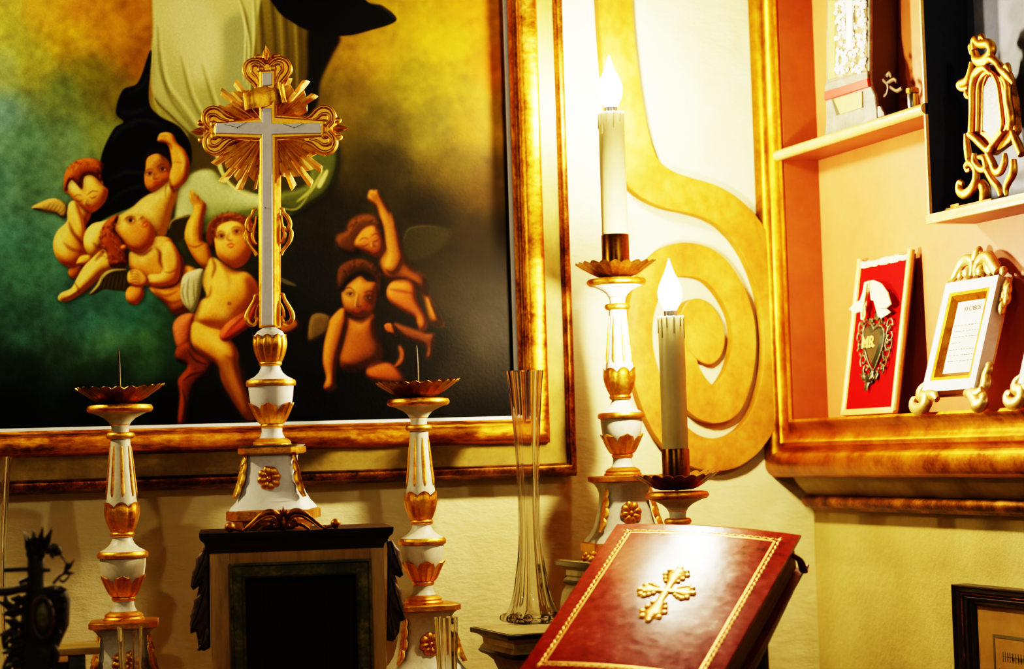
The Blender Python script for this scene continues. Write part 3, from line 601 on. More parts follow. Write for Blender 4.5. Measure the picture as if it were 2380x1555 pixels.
paint(t3([(395, 390), (450, 310), (520, 292), (572, 360), (588, 440), (542, 492), (470, 462), (415, 430)]), (162, 84, 18), 2, 18, (56, 22, 3), (204, 118, 34))
face(t3, [[(420, 385), (450, 365), (485, 370)], [(500, 355), (525, 338), (550, 345)]], [([(432, 412), (460, 415), (485, 400)], 'down'), ([(512, 385), (532, 385), (548, 370)], 'down')], [[(508, 385), (510, 415), (530, 415)]], [[(500, 462), (525, 450), (550, 440)]], 1, dk=(40, 16, 4), lip=(110, 36, 10))
paint(t3([(104, 1020), (112, 880), (160, 842), (245, 868), (235, 950), (190, 990)]), (78, 60, 28), 3, 8, (36, 26, 10)); stroke(t3([(106, 1010), (118, 880), (165, 846), (240, 866)]), (116, 94, 50), 2, 1.2, .7)
paint(t3([(672, 1045), (720, 1090), (705, 1170), (640, 1190), (680, 1120)]), (120, 60, 14), 3, 8, DD)
paint(t3([(585, 915), (632, 912), (660, 985), (640, 978), (600, 962)]), (170, 78, 22), 1.4, 6, DD)
for k in range(3): stroke(t3([(588, 922 + k * 14), (615, 920 + k * 14)]), (70, 26, 6), 1.8, .7, .8)
paint(t3([(300, 850), (430, 885), (510, 840), (535, 980), (575, 1060), (565, 1150), (480, 1185), (400, 1215), (310, 1190), (295, 1080), (280, 980), (255, 890)]), (142, 72, 14), 3, 30, (46, 18, 2), (180, 100, 26))
paint(t3([(470, 1195), (560, 1152), (650, 1180), (725, 1285), (600, 1295), (495, 1262)]), (158, 72, 14), 3, 18, (44, 16, 2), (180, 92, 22))
paint(t3([(248, 870), (322, 808), (355, 900), (322, 1030), (292, 1130), (275, 1260), (284, 1310), (237, 1342), (198, 1312), (214, 1250), (193, 1150), (203, 1030), (228, 930)]), (156, 84, 18), 2, 18, (50, 20, 2), (196, 116, 34))
paint(t3([(312, 690), (350, 645), (420, 598), (475, 640), (538, 655), (533, 760), (503, 842), (430, 874), (368, 852), (326, 800)]), (164, 88, 20), 1.8, 28, (60, 24, 3), (204, 126, 40))
paint(t3([(284, 610), (305, 540), (400, 497), (505, 515), (578, 600), (570, 745), (535, 690), (525, 640), (465, 600), (420, 608), (350, 660), (322, 705), (290, 690)]), (50, 26, 8), 2.5, 14, (16, 7, 2), (84, 46, 14))
face(t3, [[(325, 690), (365, 680), (402, 710)], [(450, 712), (490, 702), (525, 715)]], [(((368, 722), 8, 4), .3), (((480, 742), 8, 3.6), .3)], [[(420, 715), (405, 790), (425, 800), (445, 790)]], [[(380, 812), (405, 822), (440, 826)], [(390, 826), (410, 832), (430, 830)]], 1.1, dk=(36, 14, 3), lip=(110, 40, 10))
paint(t3(ell((468, 800), 30, 26)), (190, 70, 18), 5, alpha=.5)
curls(t3, 440, 590, 48, 30, 170, 370, 30, (26, 12, 4), (92, 50, 16), 9); curls(t3, 450, 320, 44, 34, 150, 360, 26, (30, 14, 4), (110, 64, 22), 8)
sh(t3, [(340, 850), (430, 895), (510, 850)], 10, .6, (24, 8, 0)); sh(t3, [(330, 900), (320, 1000), (300, 1100)], 8, .6, (24, 8, 0)); li(t3, [(410, 900), (430, 960)], 16, .3, (206, 124, 40)); sh(t3, [(480, 1190), (540, 1160), (600, 1150)], 8, .6, (24, 8, 0)); sh(t3, [(300, 1150), (400, 1200), (480, 1190)], 16, .5, (24, 8, 0)); sh(t3, [(470, 690), (480, 780), (440, 860)], 16, .4, (40, 14, 2)); sh(t3, [(610, 690), (680, 700), (780, 720)], 7, .55, (60, 20, 2)); sh(t3, [(640, 640), (740, 640), (830, 680)], 10, .5, (30, 10, 0)); sh(t3, [(700, 500), (760, 570), (850, 640)], 16, .4, (24, 8, 0)); li(t3, [(620, 200), (640, 290)], 8, .3, (220, 140, 50))
# --- age: grain of the weave and fine speckle; then broad tonal gradients
IMG *= (1 + rng.standard_normal(IMG.shape[:2]) * .035)[..., None]
IMG *= 1 + .30 * np.clip(1 - (np.arange(PX0, PX1) - 0) / 380.0, 0, 1)[None, :, None]  # brighter towards the left: glow of the left lamp painted into the colours
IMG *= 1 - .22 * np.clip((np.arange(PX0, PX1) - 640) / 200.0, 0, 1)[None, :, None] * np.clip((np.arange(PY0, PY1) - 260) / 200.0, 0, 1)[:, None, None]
IMG = np.clip(IMG, 0, 255)

def canvas_material():
    m, nt, bs = nodes('oil_paint')
    at = nt.nodes.new('ShaderNodeVertexColor'); at.layer_name = 'oil'
    n = noise(nt, 260, 3); n2 = noise(nt, 9, 4)
    mx = nt.nodes.new('ShaderNodeMixRGB'); mx.blend_type = 'MULTIPLY'; mx.inputs[0].default_value = .35
    r = ramp(nt, n2.outputs['Fac'], [(.3, (.72, .72, .72, 1)), (.7, (1, 1, 1, 1))])
    nt.links.new(at.outputs['Color'], mx.inputs[1]); nt.links.new(r.outputs[0], mx.inputs[2])
    nt.links.new(mx.outputs[0], bs.inputs['Base Color'])
    bs.inputs['Roughness'].default_value = .5; bs.inputs['Specular IOR Level'].default_value = .05
    bump(nt, bs, n.outputs['Fac'], .35, .0006)
    return m
M['oil'] = canvas_material()
PAINT_GAIN = .84
def build_canvas(xs, zs, yc, parent, origin):
    X, Zz = np.meshgrid(xs, zs)
    P = np.stack((X, np.full_like(X, yc), Zz), -1).reshape(-1, 3)
    d = P @ F0; px = 1190 + FPX * (P @ RV) / d; py = 777.5 - FPX * (P @ UV) / d
    fx = np.clip(px - PX0, 0, PW - 1.01); fy = np.clip(py - PY0, 0, PH - 1.01)
    ix, iy = fx.astype(int), fy.astype(int); ax, ay = (fx - ix)[:, None], (fy - iy)[:, None]
    c = (IMG[iy, ix] * (1 - ax) + IMG[iy, ix + 1] * ax) * (1 - ay) + (IMG[iy + 1, ix] * (1 - ax) + IMG[iy + 1, ix + 1] * ax) * ay
    c = c / 255; c = np.where(c <= .04045, c / 12.92, ((c + .055) / 1.055) ** 2.4) * PAINT_GAIN
    nx, nz = len(xs), len(zs)
    me = bpy.data.meshes.new('canvas')
    idx = np.arange(nx * nz).reshape(nz, nx)
    q = np.stack((idx[:-1, :-1], idx[:-1, 1:], idx[1:, 1:], idx[1:, :-1]), -1).reshape(-1, 4)
    me.vertices.add(nx * nz); me.vertices.foreach_set('co', (P - np.array(origin)).astype(np.float32).ravel())
    me.loops.add(q.size); me.loops.foreach_set('vertex_index', q.astype(np.int32).ravel())
    me.polygons.add(len(q)); me.polygons.foreach_set('loop_start', (np.arange(len(q)) * 4).astype(np.int32))
    me.update(calc_edges=True)
    a = me.color_attributes.new('oil', 'FLOAT_COLOR', 'POINT')
    a.data.foreach_set('color', np.concatenate((np.clip(c, 0, 1), np.ones((len(c), 1))), 1).astype(np.float32).ravel())
    me.materials.append(M['oil'])
    o = bpy.data.objects.new('canvas', me); COL.objects.link(o); o.parent = parent
    return o
# ================================================================== THE SETTING
def structure(name, bm, m, smooth=False):
    return tag(obj(name, bm, m, None, smooth), kind='structure')
bm = NB(); box(bm, -1.6, XW + .1, YW, YW + .1, -1.2, 1.5); structure('wall_back', bm, M['wall'])
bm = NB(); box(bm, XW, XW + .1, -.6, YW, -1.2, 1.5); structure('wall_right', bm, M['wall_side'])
S4 = at_d(1573, 1140, 2.16)
bm = NB(); box(bm, -.9, S4[0] - .056, 2.0, YW, ALT, GRAD, .004); structure('altar_ledge_1', bm, M['linen'], True)  # altar gradine under the candlesticks, out of view
bm = NB(); box(bm, -.9, XW, 1.25, YW, ALT - .05, ALT, .004); structure('altar_ledge_2', bm, M['linen'], True)  # altar slab in front of and below the gradine, out of view

# ================================================================== PAINTING
y_lip = YW - .040
xR = float(at_y(1192, 600, YW - .012)[0]); zB = float(at_y(600, 986, YW - .034)[2])
xL, zT = float(at_y(-300, 600, YW - .012)[0]), float(at_y(600, -330, YW - .012)[2])
pic = thing('framed_painting', 'large dark oil painting of cherubs and draped robes in a heavy gilded frame', 'painting', (xR - .3, YW, zB))
O = (xR - .3, YW, zB)
fx0 = float(at_y(-40, 600, YW - .012)[0]); fz1 = float(at_y(600, -40, YW - .012)[2])
xs = np.concatenate((np.linspace(xL, fx0, 24)[:-1], np.linspace(fx0, xR + .002, 640)))
zs = np.concatenate((np.linspace(zB - .002, fz1, 520), np.linspace(fz1, zT, 24)[1:]))
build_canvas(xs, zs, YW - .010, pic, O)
rect = (xL, zB, xR, zT)
to3 = lambda x, z, h: (x - O[0], YW - .0006 - (h + .008 * min(1, max(0, (h - .0165) / .008))) - O[1], z - O[2])
bm = NB(); frame_sweep(bm, rect, [(-.0022, .006), (-.0022, .0135), (.0012, .0145), (.0016, .006)], to3); obj('slip_edge', bm, M['white_clean'], pic)
prof = [(.0012, .004), (.0012, .0175), (.0034, .0190), (.0036, .0215), (.0016, .0222), (.0016, .0236), (.0044, .0244), (.0046, .0262), (.0034, .0270), (.0034, .0278)] + arc((.0045, .0285), (.0275, .0320), .0105, 10) + [(.029, .030), (.029, .004)]
bm = NB(); frame_sweep(bm, rect, prof, to3); obj('inner_moulding', bm, M['frame_gold'], pic, ang=50)
prof = [(.029, .004), (.029, .030), (.034, .0268), (.040, .0240), (.046, .0225), (.053, .0215), (.053, .004)]
bm = NB(); frame_sweep(bm, rect, prof, to3); obj('flat_band', bm, M['band'], pic, ang=60)
prof = [(.0525, 0), (.0525, .0225), (.054, .0245)] + arc((.055, .024), (.0655, .019), .0045, 8) + [(.068, .016), (.068, 0)]
bm = NB(); frame_sweep(bm, rect, prof, to3); obj('outer_moulding', bm, M['dark_gold'], pic, ang=50)

# ================================================================== WALL SCROLL
sc_pts = [(1425, -330, 44), (1428, -160, 44), (1431, 0, 43), (1440, 130, 44), (1456, 260, 47), (1472, 345, 50), (1497, 402, 50), (1545, 436, 46), (1600, 453, 42), (1655, 470, 42), (1705, 502, 42), (1755, 565, 42), (1790, 650, 40), (1806, 740, 38), (1808, 840, 37),
          (1792, 930, 36), (1760, 1000, 36), (1712, 1045, 38), (1655, 1057, 38), (1597, 1038, 38), (1548, 985, 38), (1512, 905, 36), (1488, 810, 34), (1490, 725, 34), (1512, 660, 36), (1553, 612, 38), (1605, 604, 40), (1655, 622, 38), (1697, 672, 34),
          (1724, 740, 30), (1728, 810, 31), (1714, 878, 36), (1684, 932, 44), (1640, 935, 44), (1598, 888, 44), (1580, 825, 40), (1592, 772, 40), (1622, 752, 45), (1640, 768, 46), (1638, 790, 44)]
q = cr(sc_pts, 7)
SX, SZ = at_y(1600, 800, YW - .015)[[0, 2]]
sc = thing('wall_scroll', 'flat gilded spiral scroll fixed to the wall between painting and corner shelf', 'scroll', (SX, YW, SZ))
P2 = []
for x, y, w in q:
    p = at_y(x, y, YW - .015); s = np.linalg.norm(p) / FPX; P2.append((p[0] - SX, p[2] - SZ, w * s))
P2 = np.array(P2); dd = np.gradient(P2[:, :2], axis=0); dd /= np.hypot(dd[:, 0], dd[:, 1])[:, None]; nn = np.stack((-dd[:, 1], dd[:, 0]), 1)
bm = NB(); rows = []
NS = len(P2)
for i in range(NS):
    lift = .0008 * (i / NS) * 3
    row = []
    for (s, h) in ((-1, 0), (-1, .0130), (-.96, .0146), (-.5, .0150), (0, .0151), (.5, .0150), (.96, .0146), (1, .0130), (1, 0)):
        c = P2[i, :2] + nn[i] * P2[i, 2] * s; row.append(bm.verts.new((c[0], -h - lift, c[1])))
    rows.append(row)
for i in range(NS - 1):
    for k in range(8): bm.faces.new((rows[i][k], rows[i + 1][k], rows[i + 1][k + 1], rows[i][k + 1]))
bm.faces.new(rows[0]); bm.faces.new(list(reversed(rows[-1])))
obj('scroll_band', bm, M['scroll_gold'], sc, ang=28)
# round eye closing the spiral
bm = NB(); c = at_y(1636, 772, YW - .015); lp = []
eye = [(1581, 745), (1592, 708), (1615, 694), (1640, 699), (1664, 720), (1680, 752), (1685, 790), (1676, 826), (1655, 846), (1632, 842), (1606, 820), (1588, 785)]
pts = [(at_y(x, y, YW - .0185)[0] - SX, at_y(x, y, YW - .0185)[2] - SZ) for x, y in [tuple(p) for p in cr(eye, 5, True)]]
slab_poly(bm, pts, -.0185, 0, .001); obj('scroll_eye', bm, M['scroll_gold'], sc, ang=28)

# ================================================================== CANDLESTICKS
K = .000443
BASEH = 208   # units from ground to plate top
def H(py): return (1433 - py + BASEH) * K
def pedestal(root, hw=77, h=BASEH, white='white', foot=97):
    k = K; top = h * k
    pr = [(foot * .80 * k, 0), (foot * .86 * k, 16 * k), (foot * .86 * k, 19 * k), (foot * k, 22 * k), (foot * k, 42 * k), (foot * .94 * k, 45 * k)]
    bm = NB(); sqloft(bm, [(a, a, z) for a, z in pr], .3); obj('foot', bm, M['gold'], root)
    body = [(foot * .93, 44), (foot * .90, 50), (foot * .78, 64), (foot * .68, 82), (60, 106), (56, 126), (53, 148), (53, 164), (56, 176), (62, 186), (70, 193)]
    bm = NB(); sqloft(bm, [(a * k, a * k, z * k * h / BASEH) for a, z in [(x, z) for x, z in body]], .24); obj('pedestal', bm, M[white], root, ang=55)
    bm = NB(); sqloft(bm, [((hw - 6) * k, (hw - 6) * k, top - 16 * k), (hw * k, hw * k, top - 13 * k), (hw * k, hw * k, top - 2 * k), ((hw - 2) * k, (hw - 2) * k, top)], .26); obj('top_plate', bm, M['gold'], root)
    # rosette on the front face
    bm = NB(); zc, yc = 116 * k * h / BASEH, -60 * k; R = 27 * k
    for j in range(8):
        a = 2 * PI * j / 8 + .2
        t = Euler((0, -a, 0))
        blob(bm, (R * .58 * math.cos(a), yc - 2 * k, zc + R * .66 * math.sin(a)), (R * .46, 7 * k, R * .37), 14, t)
    blob(bm, (0, yc - 5 * k, zc), (R * .24, 6 * k, R * .24), 10)
    lathe_y = [(R * .9, 0), (R * .8, 3 * k)]
    t = bmesh.new(); bmesh.ops.create_cone(t, cap_ends=True, segments=28, radius1=R * .92, radius2=R * .8, depth=7 * k)
    merge(bm, t, Matrix.Translation((0, yc + 1 * k, zc)) @ Matrix.Diagonal((1, 1, 1.14, 1)) @ Euler((PI / 2, 0, 0)).to_matrix().to_4x4())
    obj('rosette', bm, M['gold'], root)
    # hanging husks carved on the two front corners
    for s in (-1, 1):
        bm = NB(); d = Vector((s, -.75, 0)).normalized()
        for j, (zz, rr, L, W) in enumerate(((176, 56, 34, 9), (156, 58, 40, 12), (132, 62, 44, 15), (104, 70, 34, 13))):
            b = Vector((s * (rr - 2) * k, -(rr - 14) * k, zz * k)); 
            leaf(bm, b, b + Vector((s * 7 * k, -5 * k, -L * k)), W * k, d, .12, 6, 0, .55, .25)
        obj('corner_husk', bm, M['gold'], root)
def turned(root, white='white', leafgold='gold'):
    """vase part: from top plate up to the rim, shared by cross and candlesticks; heights in photo rows of the left stick"""
    k = K
    bm = NB(); lathe(bm, [(47 * k, H(1433)), (47 * k, H(1429)), (43 * k, H(1425)), (44 * k, H(1421)), (38 * k, H(1416)), (30 * k, H(1412))]); obj('base_ring', bm, M['gold'], root)
    bm = NB(); lathe(bm, [(31 * k, H(1414)), (26 * k, H(1406)), (23.5 * k, H(1398)), (24 * k, H(1388))]); obj('lower_neck', bm, M[white], root)
    bm = NB(); torus_ring(bm, 27 * k, H(1384), 5 * k, 6 * k); obj('neck_ring', bm, M['gold'], root)
    bm = NB(); lathe(bm, [(22 * k, H(1384)), (26 * k, H(1376)), (36 * k, H(1358)), (44 * k, H(1342)), (48.5 * k, H(1328)), (51 * k, H(1310)), (52.5 * k, H(1290))]); obj('urn', bm, M[white], root)
    # cup of eight leaves round the urn
    bm = NB(); n = 6
    for j in range(n):
        a = 2 * PI * j / n - PI / 2
        rows = []
        for i in range(9):
            u = i / 8; zz = H(1379) + (H(1330) - H(1379)) * u
            rr = (25 + 25.5 * u ** .75 + 1.2) * k
            if u > .85: rr += 1.5 * k
            wa = (PI / n) * (1.02 if u < .45 else 1.02 * math.sqrt(max(0, 1 - ((u - .45) / .55) ** 2)) + .02)
            row = []
            for s in (-1, -.55, -.12, 0, .12, .55, 1):
                off = 2.6 * (1 - s * s) + (1.3 if s == 0 else 0) - (.9 if abs(s) == .12 else 0) - 1.6 * (abs(s) == 1)
                row.append(bm.verts.new(((rr + off * k) * math.cos(a + wa * s), (rr + off * k) * math.sin(a + wa * s), zz)))
            rows.append(row)
        for i in range(8):
            for q_ in range(6): bm.faces.new((rows[i][q_], rows[i][q_ + 1], rows[i + 1][q_ + 1], rows[i + 1][q_]))
    lathe(bm, [(25 * k, H(1379)), (30 * k, H(1368)), (37.5 * k, H(1354))], cap=False)
    obj('leaf_cup', bm, M[leafgold], root, ang=30)
    bm = NB(); lathe(bm, [(50 * k, H(1292)), (57 * k, H(1291)), (58.5 * k, H(1287)), (58 * k, H(1281)), (55 * k, H(1277)), (50 * k, H(1276))]); obj('urn_rim', bm, M['gold'], root)
    bm = NB(); lathe(bm, [(54 * k, H(1279)), (50 * k, H(1275)), (38 * k, H(1269)), (28 * k, H(1260)), (23 * k, H(1250)), (22 * k, H(1244))]); obj('shoulder', bm, M[white], root)
def petal_bulb(bm, z0, z1, r0, rm, n, k, top=1.0):
    rows = []
    seg = n * 10
    for i in range(13):
        u = i / 12; row = []
        for q_ in range(seg):
            a = 2 * PI * q_ / seg - PI / 2; ph = (q_ / 10 + .5) % 1
            s = abs(ph - .5) * 2      # 0 at petal centre, 1 at seam
            zz = z0 + (z1 - z0) * u * (1 - .16 * s * s * (u ** 3))
            rr = r0 + (rm - r0) * (math.sin(min(1, u * 1.35) * PI / 2) ** .9) - (2.5 * k * max(0, u - .72) / .28)
            if u > .93: rr += 2 * k
            rr *= 1 - .075 * (s ** 3) + (.02 if s < .12 else 0)
            row.append(bm.verts.new((rr * math.cos(a), rr * math.sin(a), zz)))
        rows.append(row)
    for i in range(12):
        for q_ in range(seg): bm.faces.new((rows[i][q_], rows[i][(q_ + 1) % seg], rows[i + 1][(q_ + 1) % seg], rows[i + 1][q_]))
    bm.faces.new(list(reversed(rows[0])))
def candlestick(name, label, loc, rz, spike=True, pan_tilt=(0, 0)):
    k = K
    root = thing(name, label, 'candlestick', loc, (0, 0, rz), 'gilded white candlesticks of the altar')
    pedestal(root); turned(root)
    bm = NB(); torus_ring(bm, 28 * k, H(1238), 6 * k, 6.5 * k); obj('knop_ring', bm, M['gold'], root)
    bm = NB(); petal_bulb(bm, H(1234), H(1164), 25 * k, 41 * k, 7, k); obj('leaf_knop', bm, M['gold'], root, ang=50)
    stem = [(34, 1196), (36, 1172), (34, 1160), (31.5, 1138), (28, 1105), (24.5, 1065), (22.5, 1035), (22, 1018)]
    bm = NB(); lathe(bm, [(r * k, H(y)) for r, y in stem], 48, cap=False); obj('stem', bm, M['white'], root)
    bm = NB()
    for j in range(8):
        a = 2 * PI * j / 8 - PI / 2 + .12
        tube(bm, [((r + .2) * k * math.cos(a), (r + .2) * k * math.sin(a), H(y)) for r, y in ((22.6, 1036), (24.8, 1068), (28.2, 1106), (31.6, 1140), (33.2, 1152))], [1.6 * k, 3.4 * k, 4 * k, 4.2 * k, 1.6 * k], 8, .5, nrm=None)
    obj('gilded_fluting', bm, M['gold'], root)
    bm = NB(); torus_ring(bm, 32.5 * k, H(1012), 8 * k, 8 * k); obj('stem_ring', bm, M['gold'], root)
    bm = NB(); lathe(bm, [(22 * k, H(1016)), (19.5 * k, H(1004)), (19.5 * k, H(996)), (21 * k, H(988))]); obj('upper_neck', bm, M['white'], root)
    bm = NB(); lathe(bm, [(20 * k, H(990)), (23 * k, H(986)), (26 * k, H(981)), (36 * k, H(972)), (52 * k, H(964)), (68 * k, H(958)), (68 * k, H(952)), (40 * k, H(946))]); obj('dish', bm, M['white'], root)
    bm = NB(); torus_ring(bm, 22.5 * k, H(986), 3 * k, 3.5 * k)
    obj('dish_collar', bm, M['gold'], root)
    bm = NB(); lathe(bm, [(60 * k, H(960)), (70 * k, H(959)), (75 * k, H(954)), (75.5 * k, H(949)), (72 * k, H(943)), (60 * k, H(941)), (30 * k, H(942))]); obj('dish_rim', bm, M['gold'], root)
    # crimped metal drip pan
    bm = NB(); npet = 22
    f = lambda a, i, t: 1 + .07 * t * abs(math.sin(a * npet / 2)) + .015 * t * math.sin(a * 5 + 1) - .03
    fz = lambda a, i, t: t * k * (6.0 * abs(math.sin(a * npet / 2)) + 2.5 * math.sin(a * 2 + .7) + (6 * pan_tilt[0] * math.cos(a) + 6 * pan_tilt[1] * math.sin(a)))
    pr = [(4, 938), (38, 938), (52, 934), (66, 927), (80, 918), (92, 911), (99, 906)]
    prf = [(r * k, H(y)) for r, y in pr] + [((r - 1.2) * k, H(y - 1.6)) for r, y in reversed(pr)]
    n1 = len(pr)
    f2 = lambda a, i, t: f(a, i, (i if i < n1 else 2 * n1 - 1 - i) / (n1 - 1)); fz2 = lambda a, i, t: fz(a, i, (i if i < n1 else 2 * n1 - 1 - i) / (n1 - 1))
    lathe(bm, prf, npet * 8, f2, fz2); obj('drip_pan', bm, M['tin'], root, ang=35)
    if spike:
        bm = NB(); lathe(bm, [(4.6 * k, H(940)), (4.4 * k, H(900)), (3.6 * k, H(850)), (2.2 * k, H(822)), (.3 * k, H(813))], 12); obj('spike', bm, M['iron'], root)
    return root
SY = YW - .125
a1 = at_y(288, 1433, SY); a2 = at_y(985, 1405, SY); a3 = at_y(1448, 1105, SY)
c1 = candlestick('altar_candlestick', 'white and gold candlestick with bare spike beyond the glass tumbler, left of the tabernacle', (a1[0], a1[1], GRAD), -YAW * .55, True, (.6, .3))
index_kids()
c2 = copy_tree(c1); c2.location = (a2[0], a2[1], GRAD); c2.rotation_euler = (0, 0, -YAW * .2)
c2['label'] = 'white and gold candlestick with bare spike between the tabernacle and the tall glass vase'
z3 = float(a3[2]) - BASEH * K
index_kids()
c3 = copy_tree(c1); c3.location = (a3[0], a3[1], z3); c3.rotation_euler = (0, 0, -YAW * .35)
c3['label'] = 'white and gold candlestick holding the tall lit candle beside the painting frame'
c4 = copy_tree(c1); z4 = float(at_d(1573, 1107, 2.16)[2]) - H(906); c4.location = (S4[0], S4[1], z4); c4.rotation_euler = (0, 0, -YAW)
c4['label'] = 'white and gold candlestick with lit candle standing behind the red leather book'
print('stick4 base z', z4, 'stick3 base', z3)

# ================================================================== CANDLES
def candle(label, px_top, py_top, px_bot, py_bot, d, r, glow_h, stick_z):
    kk = d / FPX
    b = at_d(px_bot, py_bot, d)
    root = thing('electric_candle', label, 'candle', (b[0], b[1], stick_z), (0, 0, 0), 'lit electric candles')
    Ht = (py_bot - py_top) * kk + (b[2] - stick_z)
    r *= kk; sl = 62 * kk + (b[2] - stick_z)
    bm = NB(); lathe(bm, [(r * .97, sl - .002), (r, sl), (r, Ht * .6), (r, Ht - .001), (r * .95, Ht), (r * .55, Ht)], 40); o = obj('wax_sleeve', bm, M['wax'], root)
    bm = NB()
    for a, L, rr in ((-2.3, 26, 2.2), (-1.75, 40, 2.6), (-1.2, 24, 2.4), (-.7, 52, 2.2), (.1, 30, 2.4), (1.2, 44, 2.4), (2.2, 30, 2.4), (3.0, 38, 2.4), (-2.75, 50, 2)):
        x, y = r * math.cos(a), r * math.sin(a)
        tube(bm, [(x * .9, y * .9, Ht), (x, y, Ht - 2 * kk), (x * 1.01, y * 1.01, Ht - L * .5 * kk), (x * 1.01, y * 1.01, Ht - L * kk)], [1.6 * kk, 1.8 * kk, 1.5 * kk, rr * 1.15 * kk], 8)
    obj('wax_drip', bm, M['wax'], o)
    bm = NB(); lathe(bm, [(r * 1.05, 0), (r * 1.06, sl - .001), (r * 1.03, sl), (r * .9, sl)], 40); obj('brass_socket', bm, M['brass_dark'], root)
    bm = NB(); lathe(bm, [(16 * kk, Ht - .001), (16 * kk, Ht + 14 * kk), (12 * kk, Ht + 15 * kk)], 28); obj('bulb_collar', bm, M['steel'], root)
    bm = NB(); g = glow_h * kk; z0 = Ht + 14 * kk
    pr = [(13, 0), (17, .06), (24, .16), (28, .27), (28.5, .36), (25, .48), (19, .60), (12, .72), (7, .83), (3.5, .93), (1, 1.0)]
    lathe(bm, [(a * kk, z0 + t * g) for a, t in pr], 20, fr=None)
    obj('flame_bulb', bm, M['bulb'], root)
    return root
dd3 = float(np.dot(np.array(a3), F0))
pan3 = z3 + H(938)
cA = candle('tall lit electric candle with flame bulb on the candlestick beside the painting frame', 1404, 256, 1415, 605, dd3, 31, 122, pan3 + .0008)
cA.location = (a3[0], a3[1], pan3 + .0008)
pan4 = z4 + H(938)
cB = candle('lit electric candle with flame bulb rising behind the red book, in front of the scroll', 1561, 735, 1573, 1105, 2.16, 30.5, 122, pan4 + .0008)
cB.location = (S4[0], S4[1], pan4 + .0008)

# ================================================================== PEDESTAL BLOCKS under vase and right candlestick
def block(name, label, x0, x1, y0, y1, zt, zb):
    cx, cy = (x0 + x1) / 2, (y0 + y1) / 2; hx, hy = (x1 - x0) / 2, (y1 - y0) / 2
    root = thing(name, label, 'pedestal', (cx, cy, zb), (0, 0, 0), 'small painted pedestals on the altar ledge')
    h = zt - zb
    bm = NB(); box(bm, -hx, hx, -hy, hy, h - .0055, h, .0012); obj('top_slab', bm, M['marble_edge'], root)
    bm = NB(); box(bm, -hx + .003, hx - .003, -hy + .003, hy - .003, h - .0004, h + .0006, .0003); obj('slab_face', bm, M['marble'], root)
    pr = [(-.024, 0), (-.024, h - .055), (-.023, h - .045), (-.019, h - .034), (-.014, h - .029), (-.008, h - .026), (-.008, h - .020), (-.011, h - .016), (-.010, h - .010), (-.004, h - .0055)]
    bm = NB(); sqloft(bm, [(hx + a, hy + a, z) for a, z in pr], .05); obj('shaft', bm, M['marble'], root)
    bm = NB(); sqloft(bm, [(hx - .0085, hy - .0085, h - .0265), (hx - .006, hy - .006, h - .0235), (hx - .0085, hy - .0085, h - .0205)], .05); obj('bead_moulding', bm, M['marble_edge'], root)
    return root
zv = -.185
pc = at_z(1185, 1478, zv)
vx = at_z(1238, 1447, zv)
block('small_pedestal', 'low painted pedestal with dark edged top under the tall glass vase', pc[0], pc[0] + .098, pc[1] + .005, min(pc[1] + .13, YW - .002), zv, GRAD)
block('small_pedestal', 'painted pedestal with dark edged top under the right-hand candlestick, behind the book', a3[0] - .062, min(a3[0] + .062, S4[0] - .05), a3[1] - .050, a3[1] + .058, z3 - .0006, GRAD)
# gilded crumbs of carving beside the right candlestick foot
ft = at_d(1342, 1304, dd3 - .03)
bm = NB()
for i in range(26):
    blob(bm, (rng.uniform(-.010, .012), rng.uniform(-.008, .008), .003 + abs(rng.normal(0, .0035))), (rng.uniform(.002, .0042),) * 3, 8)
for i in range(5): leaf(bm, (0, 0, .002), (-.008 + .005 * i, -.006, .012 - abs(i - 2) * .003), .004, (0, -1, .3), .3, 5)
o = obj('gilded_posy', bm, M['gold'], None); o.location = (a3[0] - .0535, a3[1] - .036, z3 + .0003); tag(o, 'tiny clump of gilded carved flowers at the foot of the right candlestick', 'ornament')

# ================================================================== GLASS
def fluted(bm, prof, n, amp, wall, seg=None):
    seg = seg or n * 8
    f = lambda a, i, t: 1 + amp(i, t) * math.cos(n * a)
    np_ = len(prof)
    inner = [(max(r - wall, .0004), z) for r, z in prof]
    inner[0] = (inner[0][0], prof[0][1] + wall * 3)
    full = prof + list(reversed(inner))
    f2 = lambda a, i, t: 1 + amp(i if i < np_ else 2 * np_ - 1 - i, 0) * math.cos(n * a) * (1 if i < np_ else .3)
    lathe(bm, full, seg, f2)
def tall_vase(label, loc, s, rz=0):
    root = thing('glass_vase', label, 'vase', loc, (0, 0, rz), 'tall clear glass vases')
    k = s
    pr = [(60, 0), (66, 6), (64, 14), (58, 26), (50, 42), (42, 72), (36, 110), (30, 150), (26.5, 200), (25.5, 240), (25.5, 280), (26, 330), (27.5, 380), (30, 430), (34, 490), (38, 540), (42, 578), (42.6, 584)]
    pr = [(a[0], a[1]) for a in cr(pr, 3)]
    am = lambda i, t: .055 if pr[i][1] > 40 else .03
    bm = NB(); fluted(bm, [(r * k, z * k) for r, z in pr], 10, am, 4.0 * k); obj('vase_body', bm, M['glass'], root, ang=70)
    for j in range(9):
        a = 2 * PI * j / 9; bm = NB(); blob(bm, (60 * k * math.cos(a), 60 * k * math.sin(a), 11.5 * k), (17 * k, 12 * k, 11 * k), 14, Euler((0, 0, a)))
        obj('glass_lobe', bm, M['glass'], root)
    return root
sv = float(np.dot(vx, F0)) / FPX
tall_vase('tall fluted clear glass vase on the small pedestal beside the book', (vx[0], min(vx[1], YW - .075), zv + .0008), sv)
lv = at_y(-14, 1480, SY - .03)
tall_vase('tall clear glass vase cut off at the left edge, beside the dark carving', (lv[0], lv[1], GRAD + .0005), float(np.dot(lv, F0)) / FPX * 1.06)
